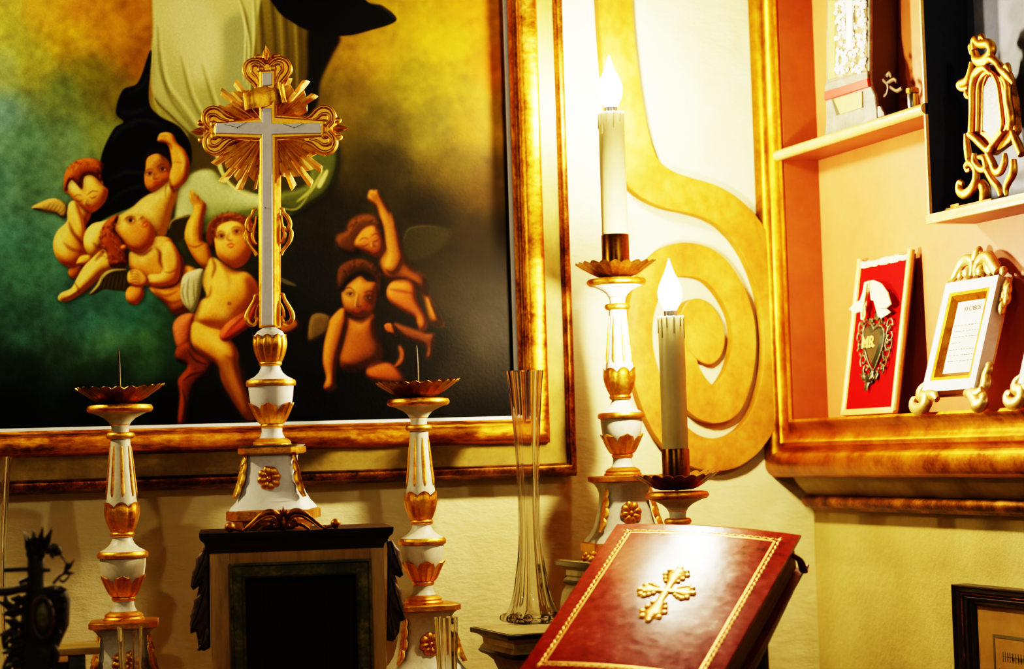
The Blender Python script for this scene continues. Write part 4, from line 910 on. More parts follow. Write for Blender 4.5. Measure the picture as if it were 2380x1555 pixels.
def tumbler(label, px, py_top, d, w, zb):
    t = at_d(px, py_top, d); s = d / FPX; h = float(t[2]) - zb
    root = thing('glass_tumbler', label, 'glass', (t[0], t[1], zb + .0005), (0, 0, .2), 'small fluted glass tumblers')
    pr = [(w * .62 * s, 0), (w * .66 * s, h * .05), (w * .70 * s, h * .3), (w * .80 * s, h * .65), (w * s, h)]
    bm = NB(); fluted(bm, [(a[0], a[1]) for a in cr(pr, 4)], 9, lambda i, t: .045, 3.2 * s); obj('tumbler_body', bm, M['glass'], root, ang=70)
tumbler('small fluted glass tumbler in front of the left spiked candlestick', 302, 1458, 1.98, 29, ALT)
tumbler('small fluted glass tumbler in front of the spiked candlestick right of the tabernacle', 1036, 1436, 2.02, 27, ALT)

# ================================================================== TABERNACLE
tl = at_d(468, 1240, 1.98); tr = at_d(908, 1224, 2.005)
tz = -.069
tc = (tl + tr) / 2; trot = math.atan2(tr[1] - tl[1], tr[0] - tl[0]); tw = math.hypot(tr[0] - tl[0], tr[1] - tl[1])
tab = thing('tabernacle', 'dark olive wooden tabernacle box with moulded cornice, carved side leaves and black opening', 'tabernacle', (tc[0], tc[1], ALT), (0, 0, trot))
th = tz - ALT; hw = tw / 2 - .0075; TD = .115
bm = NB()   # carcass with a real opening
s4 = .4125e-3
ox0, ox1 = (568 - 690) * s4, (826 - 690) * s4; oz1 = th - .0445
box(bm, -hw, ox0 - .014, 0, .012, 0, th - .016, .001); box(bm, ox1 + .014, hw, 0, .012, 0, th - .016, .001); box(bm, ox0 - .014, ox1 + .014, 0, .012, oz1 + .014, th - .016)
box(bm, -hw, -hw + .008, .012, TD, 0, th - .012); box(bm, hw - .008, hw, .012, TD, 0, th - .012); box(bm, -hw, hw, TD - .008, TD, 0, th - .012); box(bm, -hw, hw, .012, TD, 0, .006); box(bm, -hw, hw, .010, TD, th - .02, th - .012)
obj('carcass', bm, M['wood'], tab)
bm = NB()
prc = [(0, .020), (.001, .016), (.004, .013), (.0055, .009), (.0085, .0065), (.0095, .003), (.0095, 0)]
rows = []
for w, dz in prc: rows.append([bm.verts.new(p) for p in ((-hw - w, -w, th - dz), (hw + w, -w, th - dz), (hw + w, TD + w * .2, th - dz), (-hw - w, TD + w * .2, th - dz))])
for i in range(len(rows) - 1):
    for k in range(4): bm.faces.new((rows[i][k], rows[i][(k + 1) % 4], rows[i + 1][(k + 1) % 4], rows[i + 1][k]))
bm.faces.new(rows[-1]); bm.faces.new(list(reversed(rows[0])))
obj('cornice', bm, M['wood_dark'], tab, ang=25)
frm = thing('tmp', None, None)
bpy.data.objects.remove(frm)
bm = NB(); frame_sweep(bm, (ox0, -.02, ox1, oz1), [(0, -.010), (0, .001), (.002, .003), (.004, .0015), (.011, .0015), (.0125, .004), (.0145, .003), (.0148, -.004)], lambda x, z, h: (x, -h, max(z, .0005)))
obj('door_frame', bm, M['green_paint'], tab, ang=30)
bm = NB(); box(bm, ox0 - .004, ox1 + .004, .008, .011, .001, oz1 + .004)
for xx in (ox0 + .018, ox1 - .030): box(bm, xx, xx + .004, .0065, .008, .001, oz1)
obj('dark_panel', bm, M['black'], tab)
LL = [(487, 1266), (470, 1280), (456, 1310), (446, 1340), (443, 1362), (449, 1372), (463, 1362), (457, 1388), (446, 1420), (442, 1450), (443, 1473), (456, 1468), (460, 1490), (462, 1510), (475, 1513), (489, 1505)]
RL = [(901, 1252), (918, 1275), (932, 1310), (937, 1335), (930, 1343), (918, 1337), (929, 1370), (939, 1410), (941, 1441), (930, 1445), (928, 1470), (914, 1491), (899, 1489)]
tabM = Matrix.Translation((tc[0], tc[1], ALT)) @ Euler((0, 0, trot)).to_matrix().to_4x4(); tabI = tabM.inverted()
def tloc(px, py, yy=.008):
    n_ = tabM.to_3x3() @ Vector((0, -1, 0)); o_ = tabM @ Vector((0, yy, 0)); d = Vector(ray(px, py)); return tabI @ (d * (o_.dot(n_) / d.dot(n_)))
for L, s, ribs in ((LL, -1, (((482, 1272), (448, 1366), 17), ((478, 1368), (445, 1468), 18), ((480, 1450), (468, 1510), 12))), (RL, 1, (((905, 1258), (933, 1338), 17), ((908, 1345), (936, 1440), 18), ((906, 1430), (916, 1486), 12)))):
    bm = NB(); slab_poly(bm, [(tloc(*p)[0], tloc(*p)[2]) for p in L], .006, .016, .0022)
    for a, b, w in ribs:
        A_, B_ = tloc(*a), tloc(*b); leaf(bm, (A_[0], .007, A_[2]), (B_[0], .004, B_[2]), w * s4, (s * .25, -1, 0), .02, 9, 3, .38, .3)
    for i in range(9):
        p = tloc((470 if s < 0 else 912) + rng.uniform(-9, 9), (1496 if s < 0 else 1474) + rng.uniform(-13, 13)); blob(bm, (p[0], .007, p[2]), rng.uniform(.0014, .0026), 8)
    obj('carved_leaf', bm, M['leaf_dark'], tab)
# crest of gilded scrolls standing on the cornice
bm = NB(); cxx = (662 - 690) * s4 - .001
def pxl(px, py): return ((px - 690) * s4, (1232 - py - (690 - px) * .035) * s4 + th)
for s in (-1, 1):
    X = lambda v: cxx + s * v * s4
    Zh = lambda v: th + v * s4
    arm = [(X(96), -.004, Zh(2)), (X(70), -.004, Zh(20)), (X(48), -.005, Zh(38)), (X(28), -.005, Zh(44)), (X(12), -.005, Zh(34)), (X(6), -.005, Zh(18)), (X(14), -.005, Zh(8)), (X(26), -.005, Zh(12)), (X(28), -.005, Zh(22)), (X(21), -.005, Zh(25))]
    tube(bm, arm, [2 * s4, 6 * s4, 7.5 * s4, 8 * s4, 7.5 * s4, 6 * s4, 5 * s4, 4.5 * s4, 4.5 * s4, 5 * s4], 12, .7, nrm=(0, 1, 0))
    tube(bm, [(X(84), -.007, Zh(2)), (X(60), -.008, Zh(22)), (X(40), -.008, Zh(33)), (X(24), -.008, Zh(33)), (X(13), -.008, Zh(22))], [1 * s4, 2.6 * s4, 3 * s4, 3 * s4, 1 * s4], 8, .8, nrm=(0, 1, 0))
    tube(bm, [(X(60), -.004, Zh(1)), (X(46), -.004, Zh(10)), (X(36), -.004, Zh(14)), (X(30), -.004, Zh(8))], [3 * s4, 4 * s4, 4 * s4, 2 * s4], 8, .7, nrm=(0, 1, 0))
    tube(bm, [(X(92), -.002, Zh(3)), (X(110), -.002, Zh(7)), (X(124), -.002, Zh(9))], [4 * s4, 4 * s4, 3 * s4], 8)
for dx in (-16, -8, 0, 8, 16):
    leaf(bm, (cxx + dx * .15 * s4, -.007, th + 22 * s4), (cxx + dx * s4, -.010, th + (58 - abs(dx) * .9) * s4), 5.5 * s4, (0, -1, .2), .06, 7, 0, .5, .3)
tube(bm, [(cxx, -.006, th), (cxx, -.008, th + 16 * s4), (cxx, -.007, th + 36 * s4)], [7 * s4, 6 * s4, 4 * s4], 10)
obj('scroll_crest', bm, M['dark_gold'], tab)
for s in (-1, 1):
    bm = NB(); blob(bm, (cxx + s * 124 * s4 + (.0 if s < 0 else -.001), -.002, th + 12.3 * s4), 12 * s4, 16); obj('crest_ball', bm, M['dark_gold'], tab)

# ================================================================== ALTAR CROSS
cbp = at_d(633, 1040, 2.055)
cr_root = thing('altar_cross', 'tall gilded cross with white inlay and golden rays on a white pedestal above the tabernacle', 'cross', (cbp[0], cbp[1], tz + .0004), (0, 0, -YAW - .03))
S = 2.055 / FPX; KB = K; K = S
hgt = float(cbp[2]) - tz; BASEH_old = BASEH; BASEH = hgt / K
PEDH = BASEH
_H0 = H
def H(py): return (1433 - py) * K + hgt
pedestal(cr_root, 72, BASEH, 'white_clean', 100)
turned(cr_root, 'white_clean')
def Zp(py): return hgt + (1040 - py) * S       # height from photo row along the axis
bm = NB(); torus_ring(bm, 27 * S, Zp(846), 6 * S, 6 * S); obj('knop_ring', bm, M['gold'], cr_root)
bm = NB(); petal_bulb(bm, Zp(842), Zp(778), 27 * S, 40 * S, 10, S); obj('leaf_knop', bm, M['gold'], cr_root, ang=50)
bm = NB(); lathe(bm, [(34 * S, Zp(790)), (36 * S, Zp(781)), (30 * S, Zp(772)), (18 * S, Zp(764)), (15 * S, Zp(758)), (12 * S, Zp(752))]); obj('cross_socket', bm, M['white_clean'], cr_root)
# cross plane coordinates: x right, z up from photo (axis line leans from (631,760) to (636,260))
def cp(px, py):
    ax = 631 + (760 - py) * .0095
    return ((px - ax) * S + (760 - py) * S * .02, Zp(py))
def cpoly(L): return [cp(x, y) for x, y in L]
TY = -.008
def outline(L, n=5): return [tuple(p) for p in cr(L, n, True)]
# gilded back board of the shaft and arms
bm = NB(); slab_poly(bm, cpoly([(608, 762), (612, 330), (505, 318), (503, 276), (612, 266), (614, 216), (662, 214), (662, 262), (778, 276), (776, 322), (662, 330), (655, 762)]), -.006, .006, .0022); obj('cross_board', bm, M['gold'], cr_root)
# raised inner moulding
bm = NB(); slab_poly(bm, cpoly([(613, 760), (617, 322), (510, 314), (509, 279), (617, 272), (618, 160), (656, 160), (656, 270), (770, 282), (768, 320), (656, 322), (650, 760)]), -.0095, -.004, .0016); obj('raised_edge', bm, M['gold'], cr_root)
bm = NB(); slab_poly(bm, cpoly([(616, 757), (624, 312), (514, 305), (516, 281), (623, 282), (624, 250), (646, 250), (647, 287), (762, 290), (761, 314), (647, 312), (643, 757)]), -.0112, -.008, .0006); obj('white_inlay', bm, M['inlay'], cr_root)
bm = NB(); slab_poly(bm, cpoly([(626, 198), (626, 168), (648, 167), (648, 196)]), -.0112, -.008, .0006); obj('white_inlay', bm, M['inlay'], cr_root)
bm = NB()
for L in ([(536, 285), (565, 293), (590, 281)], [(672, 288), (699, 299), (722, 289)]):
    tube(bm, [(cp(x, y)[0], -.0114, cp(x, y)[1]) for x, y in L], .0002, 6, smooth=0)
for x, y in ((566, 294), (699, 299), (629, 484)): blob(bm, (cp(x, y)[0], -.0114, cp(x, y)[1]), .0006, 8)
obj('pencil_mark', bm, M['pencil'], cr_root)
# trefoil ends
def trefoil(name, c, ang):
    """end ornament pointing along +z in its own frame, rotated by ang about the view axis"""
    bm = NB(); u = S
    def loc(x, z): 
        ca, sa = math.cos(ang), math.sin(ang); return (c[0] + (x * ca - z * sa) * u, c[1] + (x * sa + z * ca) * u)
    body = outline([(-24, -56), (-30, -40), (-44, -24), (-56, -10), (-57, 2), (-50, 16), (-36, 24), (-20, 24), (-8, 20), (0, 12), (8, 20), (20, 24), (36, 24), (50, 16), (57, 2), (56, -10), (44, -24), (30, -40), (24, -56)], 4)
    slab_poly(bm, [loc(x, z) for x, z in body], -.0055, .005, .002)
    # raised rim scrolls
    for s in (-1, 1):
        rim = [(s * 26, -52), (s * 34, -36), (s * 48, -20), (s * 54, -4), (s * 48, 12), (s * 34, 20), (s * 18, 18), (s * 4, 6)]
        tube(bm, [(loc(x, z)[0], -.0055, loc(x, z)[1]) for x, z in rim], [3.5 * u, 4 * u, 4.5 * u, 5 * u, 5 * u, 5 * u, 4.5 * u, 3 * u], 10, .9, nrm=(0, 1, 0))
        inn = [(s * 20, -40), (s * 26, -22), (s * 36, -8), (s * 34, 6), (s * 22, 8), (s * 14, 0), (s * 20, -8)]
        tube(bm, [(loc(x, z)[0], -.0065, loc(x, z)[1]) for x, z in inn], [2 * u, 3 * u, 4 * u, 5 * u, 5 * u, 4 * u, 4 * u], 10, .9, nrm=(0, 1, 0))
        x, z = loc(s * 14, -4); blob(bm, (x, -.007, z), (9 * u, 6 * u, 9 * u), 12)
        x, z = loc(s * 20, 26); blob(bm, (x, -.003, z), (11 * u, 7 * u, 8 * u), 12)
    b, t = loc(0, 16), loc(0, 50)
    leaf(bm, (b[0], -.005, b[1]), (t[0], -.004, t[1]), 11 * u, (0, -1, 0), .0, 8, 0, .5, .35)
    obj(name, bm, M['gold'], cr_root)
trefoil('trefoil_end', cp(635, 152), 0.02)
trefoil('trefoil_end', cp(505, 296), PI / 2 + .03)
trefoil('trefoil_end', cp(772, 303), -PI / 2 + .03)
# rays
c0 = cp(635, 294)
def ray_bar(bm, a, r0, r1, w, y, tipcut):
    ca, sa = math.cos(a), math.sin(a)
    def pt(r, s, yy): return (c0[0] + (r * ca - s * sa) * S, yy, c0[1] + (r * sa + s * ca) * S)
    secs = []
    for r, ww in ((r0, w * .45), (r1 - 6, w), (r1, w * .9)):
        sk = tipcut if r == r1 else 0
        secs.append([bm.verts.new(pt(r + sk * 5, -ww, y + .0012)), bm.verts.new(pt(r, 0, y - .0026)), bm.verts.new(pt(r - sk * 5, ww, y + .0012)), bm.verts.new(pt(r, 0, y + .003))])
    for i in range(2):
        for k in range(4): bm.faces.new((secs[i][k], secs[i][(k + 1) % 4], secs[i + 1][(k + 1) % 4], secs[i + 1][k]))
    bm.faces.new(list(reversed(secs[0]))); bm.faces.new(secs[2])
for q0, q1, lens, cnt in ((200, 262, 1.0, 8), (281, 338, 1.0, 8), (22, 70, .86, 6), (112, 160, .86, 6)):
    bm = NB()
    for j in range(cnt):
        a = math.radians(q0 + (q1 - q0) * (j + .5) / cnt)
        mid_ = 1 - abs((j + .5) / cnt - .5) * .5
        r = (126 + 42 * (mid_ - .75) * 4 * .7 + (16 if j % 2 else -12)) * lens
        ray_bar(bm, a, 24, r, 8.5, -.0005 - .0011 * (j % 3), .8 if j % 2 else -.8)
        ray_bar(bm, a + .045, 20, r * .72, 6, -.003 - .0008 * (j % 2), .5)
    obj('ray_cluster', bm, M['ray_gold'], cr_root, smooth=False)
# banner scroll across the neck
bm = NB(); top = [(583, 216), (600, 210), (612, 203), (630, 198), (652, 196), (668, 194), (676, 198)]; bot = [(588, 254), (604, 252), (622, 249), (640, 244), (660, 240), (676, 238), (684, 240)]
T_ = cr([cp(*p) for p in top], 5); B_ = cr([cp(*p) for p in bot], 5); rows = []
for i, (a, b) in enumerate(zip(T_, B_)):
    yy = -.0125 - .0035 * math.sin(i / (len(T_) - 1) * 2 * PI * 1.1 + .4)
    rows.append([bm.verts.new((p[0], yy + dy, p[1])) for p, dy in ((a, 0), ((a * 2 + b) / 3, -.0012), ((a + b * 2) / 3, -.0012), (b, 0))] + [bm.verts.new((b[0], yy + .0015, b[1])), bm.verts.new((a[0], yy + .0015, a[1]))])
for i in range(len(rows) - 1):
    for k in range(6): bm.faces.new((rows[i][k], rows[i][(k + 1) % 6], rows[i + 1][(k + 1) % 6], rows[i + 1][k]))
bm.faces.new(rows[0]); bm.faces.new(list(reversed(rows[-1])))
tube(bm, [(cp(667, 192)[0], -.0125, cp(667, 192)[1]), (cp(676, 240)[0], -.0125, cp(676, 240)[1])], 4.5 * S, 10, smooth=0)
tube(bm, [(cp(584, 214)[0], -.0125, cp(584, 214)[1]), (cp(588, 254)[0], -.0125, cp(588, 254)[1])], 3.5 * S, 10, smooth=0)
obj('banner', bm, M['gold'], cr_root)
# side brackets of scrollwork on the shaft
def bracket(L, rad):
    for s in (-1, 1):
        bm = NB()
        for pts, r in L:
            tube(bm, [(cp(632 + s * x, y)[0], -.001, cp(632 + s * x, y)[1]) for x, y in pts], [v * S for v in r], 10, .9, nrm=(0, 1, 0))
        obj('shaft_bracket', bm, M['gold'], cr_root)
bracket([([(28, 482), (34, 486), (38, 496), (46, 506), (51, 520), (48, 532), (40, 536), (36, 528)], [3, 4, 4, 5, 5, 5, 4, 4]), ([(50, 532), (54, 544), (50, 560), (42, 572), (34, 582), (28, 592)], [4, 5, 5, 4, 4, 5]), ([(30, 500), (32, 520), (38, 544), (34, 560), (28, 566)], [3, 3, 4, 4, 3])], 1)
bracket([([(26, 684), (32, 686), (36, 698), (46, 716), (53, 732), (52, 746), (42, 754), (32, 750), (30, 740), (36, 736)], [3, 4, 4, 5, 6, 6, 5, 4, 4, 3]), ([(26, 706), (32, 722), (34, 740)], [2, 3, 3])], 1)
K = KB; BASEH = BASEH_old; H = _H0
# ================================================================== BOOK ON ITS STAND
TAU, BET, EPS, BWD, BHT, BTH = math.radians(26), math.radians(15.5), math.radians(-8), .182, .272, .036
A0 = math.cos(BET) * RH - math.sin(BET) * FH; N0 = math.sin(BET) * RH + math.cos(BET) * FH
UU = math.cos(TAU) * N0 + math.sin(TAU) * ZH
AX = math.cos(EPS) * A0 + math.sin(EPS) * UU; UP = math.cos(EPS) * UU - math.sin(EPS) * A0
NB_ = np.cross(AX, UP)
BO = at_d(1435, 1216, 2.0) - UP * BHT          # lower left corner of the front cover
Mb = Matrix(((AX[0], UP[0], NB_[0], BO[0]), (AX[1], UP[1], NB_[1], BO[1]), (AX[2], UP[2], NB_[2], BO[2]), (0, 0, 0, 1)))
book = thing('missal', 'large red leather missal with gold tooled border and cross, tilted on a stand', 'book')
book.matrix_world = Mb
def bulge(u, v): return .0035 * (1 - (2 * u / BWD - 1) ** 2) - .002 * (u / BWD) ** 3
def bp(u, v, h=0): return (u, v, bulge(u, v) + h)
def cover(bm, z_off, top=True):
    n = 16; rows = []
    for i in range(n + 1):
        u = BWD * i / n; b = bulge(u, 0)
        rows.append([bm.verts.new((u, v, b + dz + z_off)) for v, dz in ((.001, -.0036), (-.0008, -.002), (.001, -.0004), (.004, 0), (BHT - .004, 0), (BHT - .001, -.0004), (BHT + .0008, -.002), (BHT - .001, -.0036))])
    for i in range(n):
        for k in range(8): bm.faces.new((rows[i][k], rows[i + 1][k], rows[i + 1][(k + 1) % 8], rows[i][(k + 1) % 8]))
    bm.faces.new(rows[0]); bm.faces.new(list(reversed(rows[-1])))
bm = NB(); cover(bm, 0); obj('front_cover', bm, M['leather'], book, ang=60)
bm = NB(); cover(bm, -BTH); obj('back_cover', bm, M['leather_edge'], book, ang=60)
bm = NB()
sp = [(0 - .006 * math.sin(PI * t), -BTH * t - .002) for t in np.linspace(0, 1, 9)]
r0 = [bm.verts.new((x, .001, z)) for x, z in sp] + [bm.verts.new((.003, .001, -BTH)), bm.verts.new((.003, .001, -.003))]
r1 = [bm.verts.new((v.co.x, BHT - .001, v.co.z)) for v in r0]
for k in range(len(r0)): bm.faces.new((r0[k], r0[(k + 1) % len(r0)], r1[(k + 1) % len(r0)], r1[k]))
bm.faces.new(r0); bm.faces.new(list(reversed(r1))); obj('spine', bm, M['leather_edge'], book)
bm = NB(); box(bm, .002, BWD - .006, .005, BHT - .005, -BTH + .0002, -.0045, .001); obj('page_block', bm, M['pages'], book)
def cuv(px, py):
    d = ray(px, py); P = d * ((BO @ NB_) / (d @ NB_)) - BO; return float(P @ AX), float(P @ UP)
print('book TR', cuv(1865, 1240), 'cross', cuv(1555, 1388), cuv(1572, 1328), cuv(1497, 1448), cuv(1492, 1368), cuv(1618, 1370), 'border', cuv(1461, 1229), cuv(1828, 1247), cuv(1255, 1551))
# tooled border: double fillet with a running leaf pattern between
def strip(bm, p, q, w, h=.0003, n=24):
    p, q = np.array(p), np.array(q); d = (q - p) / np.linalg.norm(q - p); nn_ = np.array((-d[1], d[0])) * w / 2; rows = []
    for i in range(n + 1):
        c = p + (q - p) * i / n; a, b = c + nn_, c - nn_
        rows.append([bm.verts.new(bp(a[0], a[1], 0)), bm.verts.new(bp(a[0], a[1], h)), bm.verts.new(bp(b[0], b[1], h)), bm.verts.new(bp(b[0], b[1], 0))])
    for i in range(n):
        for k in range(3): bm.faces.new((rows[i][k], rows[i][k + 1], rows[i + 1][k + 1], rows[i + 1][k]))
mi, mo = .0195, .0125
def rectpts(m): return [(m, m), (BWD - m, m), (BWD - m, BHT - m), (m, BHT - m)]
bm = NB(); R4 = rectpts(mi)
for i in range(4): strip(bm, R4[i], R4[(i + 1) % 4], .0018)
obj('inner_fillet', bm, M['tooling'], book)
bm = NB(); R4 = rectpts(mi - .0038)
for i in range(4):
    p, q_ = np.array(R4[i]), np.array(R4[(i + 1) % 4]); L = np.linalg.norm(q_ - p); n = int(L / .0075)
    for j in range(n + 1):
        c = p + (q_ - p) * j / n; d = (q_ - p) / L; ang = math.atan2(d[1], d[0])
        blob(bm, bp(c[0], c[1], 0), (.0030, .0011, .0005), 8, Euler((0, 0, ang + .45)))
        c2_ = c + d * .0036; blob(bm, bp(c2_[0], c2_[1], 0), (.0014, .0009, .0004), 6, Euler((0, 0, ang - .7)))
obj('leaf_border', bm, M['tooling'], book)
# raised gilt cross
bm = NB(); cx_, cy_ = cuv(1554, 1382)
def arm_(ang, L):
    ca, sa = math.cos(ang), math.sin(ang)
    def P_(r, s, h): u, v = cx_ + r * ca - s * sa, cy_ + r * sa + s * ca; return bp(u, v, h)
    rows = []
    for r, w in ((0, .0045), (L * .3, .0042), (L * .55, .006), (L * .7, .009), (L * .82, .008), (L * .93, .0045), (L, .001)):
        rows.append([bm.verts.new(P_(r, -w, 0)), bm.verts.new(P_(r, -w * .8, .0011)), bm.verts.new(P_(r, 0, .0016)), bm.verts.new(P_(r, w * .8, .0011)), bm.verts.new(P_(r, w, 0))])
    for i in range(len(rows) - 1):
        for k in range(4): bm.faces.new((rows[i][k], rows[i][k + 1], rows[i + 1][k + 1], rows[i + 1][k]))
    for r, s, rr in ((.98, 0, .0036), (.86, .008, .0034), (.86, -.008, .0034), (.7, .0105, .0034), (.7, -.0105, .0034), (.54, .0085, .003), (.54, -.0085, .003), (.40, .006, .0026), (.40, -.006, .0026), (.78, .003, .003), (.78, -.003, .003)):
        u = P_(L * r, s, .0006); blob(bm, u, (rr, rr, .0013), 10)
arm_(PI / 2, .042); arm_(-PI / 2, .052); arm_(0, .026); arm_(PI, .026)
obj('cover_cross', bm, M['tooling'], book, ang=60)
bm = NB()   # clasp strap at the fore edge
tube(bm, [(BWD - .004, BHT - .03, -.006), (BWD + .004, BHT - .024, -.016), (BWD + .004, BHT - .016, -BTH + .004), (BWD + .002, BHT - .006, -BTH - .001), (BWD + .003, BHT + .003, -BTH)], [.003, .0036, .004, .003, .001], 10, .5)
obj('clasp_strap', bm, M['leather_edge'], book)
for o in COL.objects:
    if o.parent == book:
        for v in o.data.vertices: v.co.x *= 1 - .045 * (1 - v.co.y / BHT)
# sloping stand
st = thing('book_stand', 'dark sloping wooden stand carrying the red missal', 'book stand')
st.matrix_world = Mb
bm = NB(); box(bm, .004, BWD - .004, -.014, BHT - .03, -BTH - .0135, -BTH - .004, .002); obj('board', bm, M['wood_dark'], st)
bm = NB(); box(bm, .01, BWD - .01, -.014, -.002, -BTH - .005, -.012, .002); obj('foot_lip', bm, M['wood_dark'], st)
gz = lambda P: float((Mb @ Vector(P))[2])
iM = Mb.inverted()
for u in (.02, BWD - .03):
    for v in (.02, BHT - .06):
        top = Mb @ Vector((u, v, -BTH - .012)); bot = Vector((top.x, top.y, ALT + .0003))
        t1_, b1_ = iM @ top, iM @ bot
        bm = NB(); tube(bm, [t1_, b1_], .008, 12, smooth=0); obj('leg', bm, M['wood_dark'], st)

# ================================================================== DISPLAY NICHE ON THE RIGHT WALL
XF, XB = 1.108, 1.1675
y_out = float(at_x(1779, 900, XF)[1]); y0 = float(at_x(1839, 980, 1.118)[1]); zi = float(at_x(1900, 972, 1.118)[2]); zb_ = float(at_x(1900, 1110, XF + .003)[2])
y_out = min(y_out, YW - .003)
WY, WZ = y_out - y0, zi - zb_
YR, ZT = 1.46, .66
nb = (XW, (y0 + YR) / 2, zb_ - .05)
niche = thing('display_niche', 'orange display niche with gilded moulding and inner shelves on the right wall', 'niche', nb)
wn = max(WY, WZ)
print('niche frame', WY, WZ, y0, zi, zb_)
def n3(x, z, h): return (XW - h - nb[0], -x - nb[1], z - nb[2])
f_ = WZ / .055
prof = [(.003, .003), (.003, .050), (.0005, .0505), (0, .0525), (.0022, .0545), (.0055, .0535), (.008, .0495), (.012, .0475), (.0165, .0475), (.0205, .0505), (.0225, .0545), (.0255, .0545), (.0270, .0515), (.0290, .0505)] + arc((.0300, .0500), (.055, .0480), .0135, 12)[0:] + [(.055, .001)]
prof = [(w * f_, h) for w, h in prof]
bm = NB(); frame_sweep(bm, (-y0, zi, -YR, ZT), prof, n3); obj('gilded_frame', bm, M['niche_gold'], niche, ang=50)
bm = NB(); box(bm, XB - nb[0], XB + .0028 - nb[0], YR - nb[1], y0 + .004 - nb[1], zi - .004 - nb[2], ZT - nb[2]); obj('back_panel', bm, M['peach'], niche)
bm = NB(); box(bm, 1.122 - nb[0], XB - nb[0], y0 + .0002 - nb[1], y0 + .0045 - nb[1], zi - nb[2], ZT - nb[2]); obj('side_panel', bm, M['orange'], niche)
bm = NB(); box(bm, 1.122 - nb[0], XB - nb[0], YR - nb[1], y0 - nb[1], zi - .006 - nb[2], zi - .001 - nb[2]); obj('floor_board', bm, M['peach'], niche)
yd = float(at_x(2152, 300, 1.112)[1])
zs_ = .5 * float(at_x(1822, 345, 1.110)[2] + at_x(2143, 265, 1.110)[2])
print('shelf z', at_x(1822, 345, 1.110), at_x(2143, 265, 1.110), 'yd', yd)
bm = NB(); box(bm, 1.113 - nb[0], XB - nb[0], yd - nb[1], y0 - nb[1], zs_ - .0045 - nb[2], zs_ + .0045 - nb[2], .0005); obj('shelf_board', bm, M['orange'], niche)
bm = NB(); tube(bm, [(1.113 - nb[0], y0 - nb[1] - .0002, zs_ - nb[2]), (1.113 - nb[0], yd - nb[1], zs_ - nb[2])], .0058, 14, smooth=0); obj('shelf_edge', bm, M['lip'], niche)
zl = .5 * float(at_x(2166, 510, 1.110)[2] + at_x(2378, 456, 1.110)[2])
bm = NB(); box(bm, 1.112 - nb[0], XB - nb[0], yd - nb[1], yd + .0035 - nb[1], zl - .0045 - nb[2], ZT - nb[2], .0004); obj('divider', bm, M['lip'], niche)
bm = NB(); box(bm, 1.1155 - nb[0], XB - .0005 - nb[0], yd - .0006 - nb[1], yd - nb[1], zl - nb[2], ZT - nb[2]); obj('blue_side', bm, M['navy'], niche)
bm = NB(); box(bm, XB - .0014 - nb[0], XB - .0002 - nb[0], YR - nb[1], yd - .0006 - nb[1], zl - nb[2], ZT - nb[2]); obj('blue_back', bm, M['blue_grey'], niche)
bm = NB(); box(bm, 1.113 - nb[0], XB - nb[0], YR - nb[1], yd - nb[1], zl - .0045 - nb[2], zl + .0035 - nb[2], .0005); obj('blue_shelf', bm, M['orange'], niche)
bm = NB(); box(bm, 1.109 - nb[0], 1.1135 - nb[0], YR - nb[1], yd + .0035 - nb[1], zl - .0055 - nb[2], zl + .0045 - nb[2], .0012); obj('blue_shelf_edge', bm, M['lip'], niche)
# cream cove and lower moulding under the frame
yl = float(at_x(1873, 1140, XW - .022)[1]); yl = min(yl, YW - .004)
zc1 = float(at_x(1933, 1152, XW - .022)[2]); zc2 = float(at_x(1933, 1187, XW - .022)[2])
def run(name, prof_xz, m, yA, yB, ang=50):
    bm = NB(); r0_ = [bm.verts.new((x - nb[0], yA - nb[1], z - nb[2])) for x, z in prof_xz]; r1_ = [bm.verts.new((x - nb[0], yB - nb[1], z - nb[2])) for x, z in prof_xz]; n = len(r0_)
    for k in range(n): bm.faces.new((r0_[k], r0_[(k + 1) % n], r1_[(k + 1) % n], r1_[k]))
    bm.faces.new(r0_); bm.faces.new(list(reversed(r1_))); obj(name, bm, m, niche, ang=ang)
run('cove_band', [(XW - .0005, zb_ + .008), (XW - .040, zb_ + .008), (XW - .038, zb_ - .001), (XW - .030, (zb_ + zc1) / 2 - .001), (XW - .020, zc1 + .001), (XW - .016, zc1 - .002), (XW - .0005, zc1 - .002)], M['cream'], yl, YR)
zm = (zc1 + zc2) / 2; hh_ = (zc1 - zc2) / 2
run('lower_moulding', [(XW - .0005, zc1), (XW - .020, zc1)] + [(XW - .020 - .0075 * math.cos(a), zm + hh_ * .2 + hh_ * .8 * math.sin(a)) for a in np.linspace(PI / 2, -PI / 2, 9)] + [(XW - .016, zm - hh_ * .6), (XW - .013, zc2), (XW - .0005, zc2)], M['dark_gold'], yl, YR)

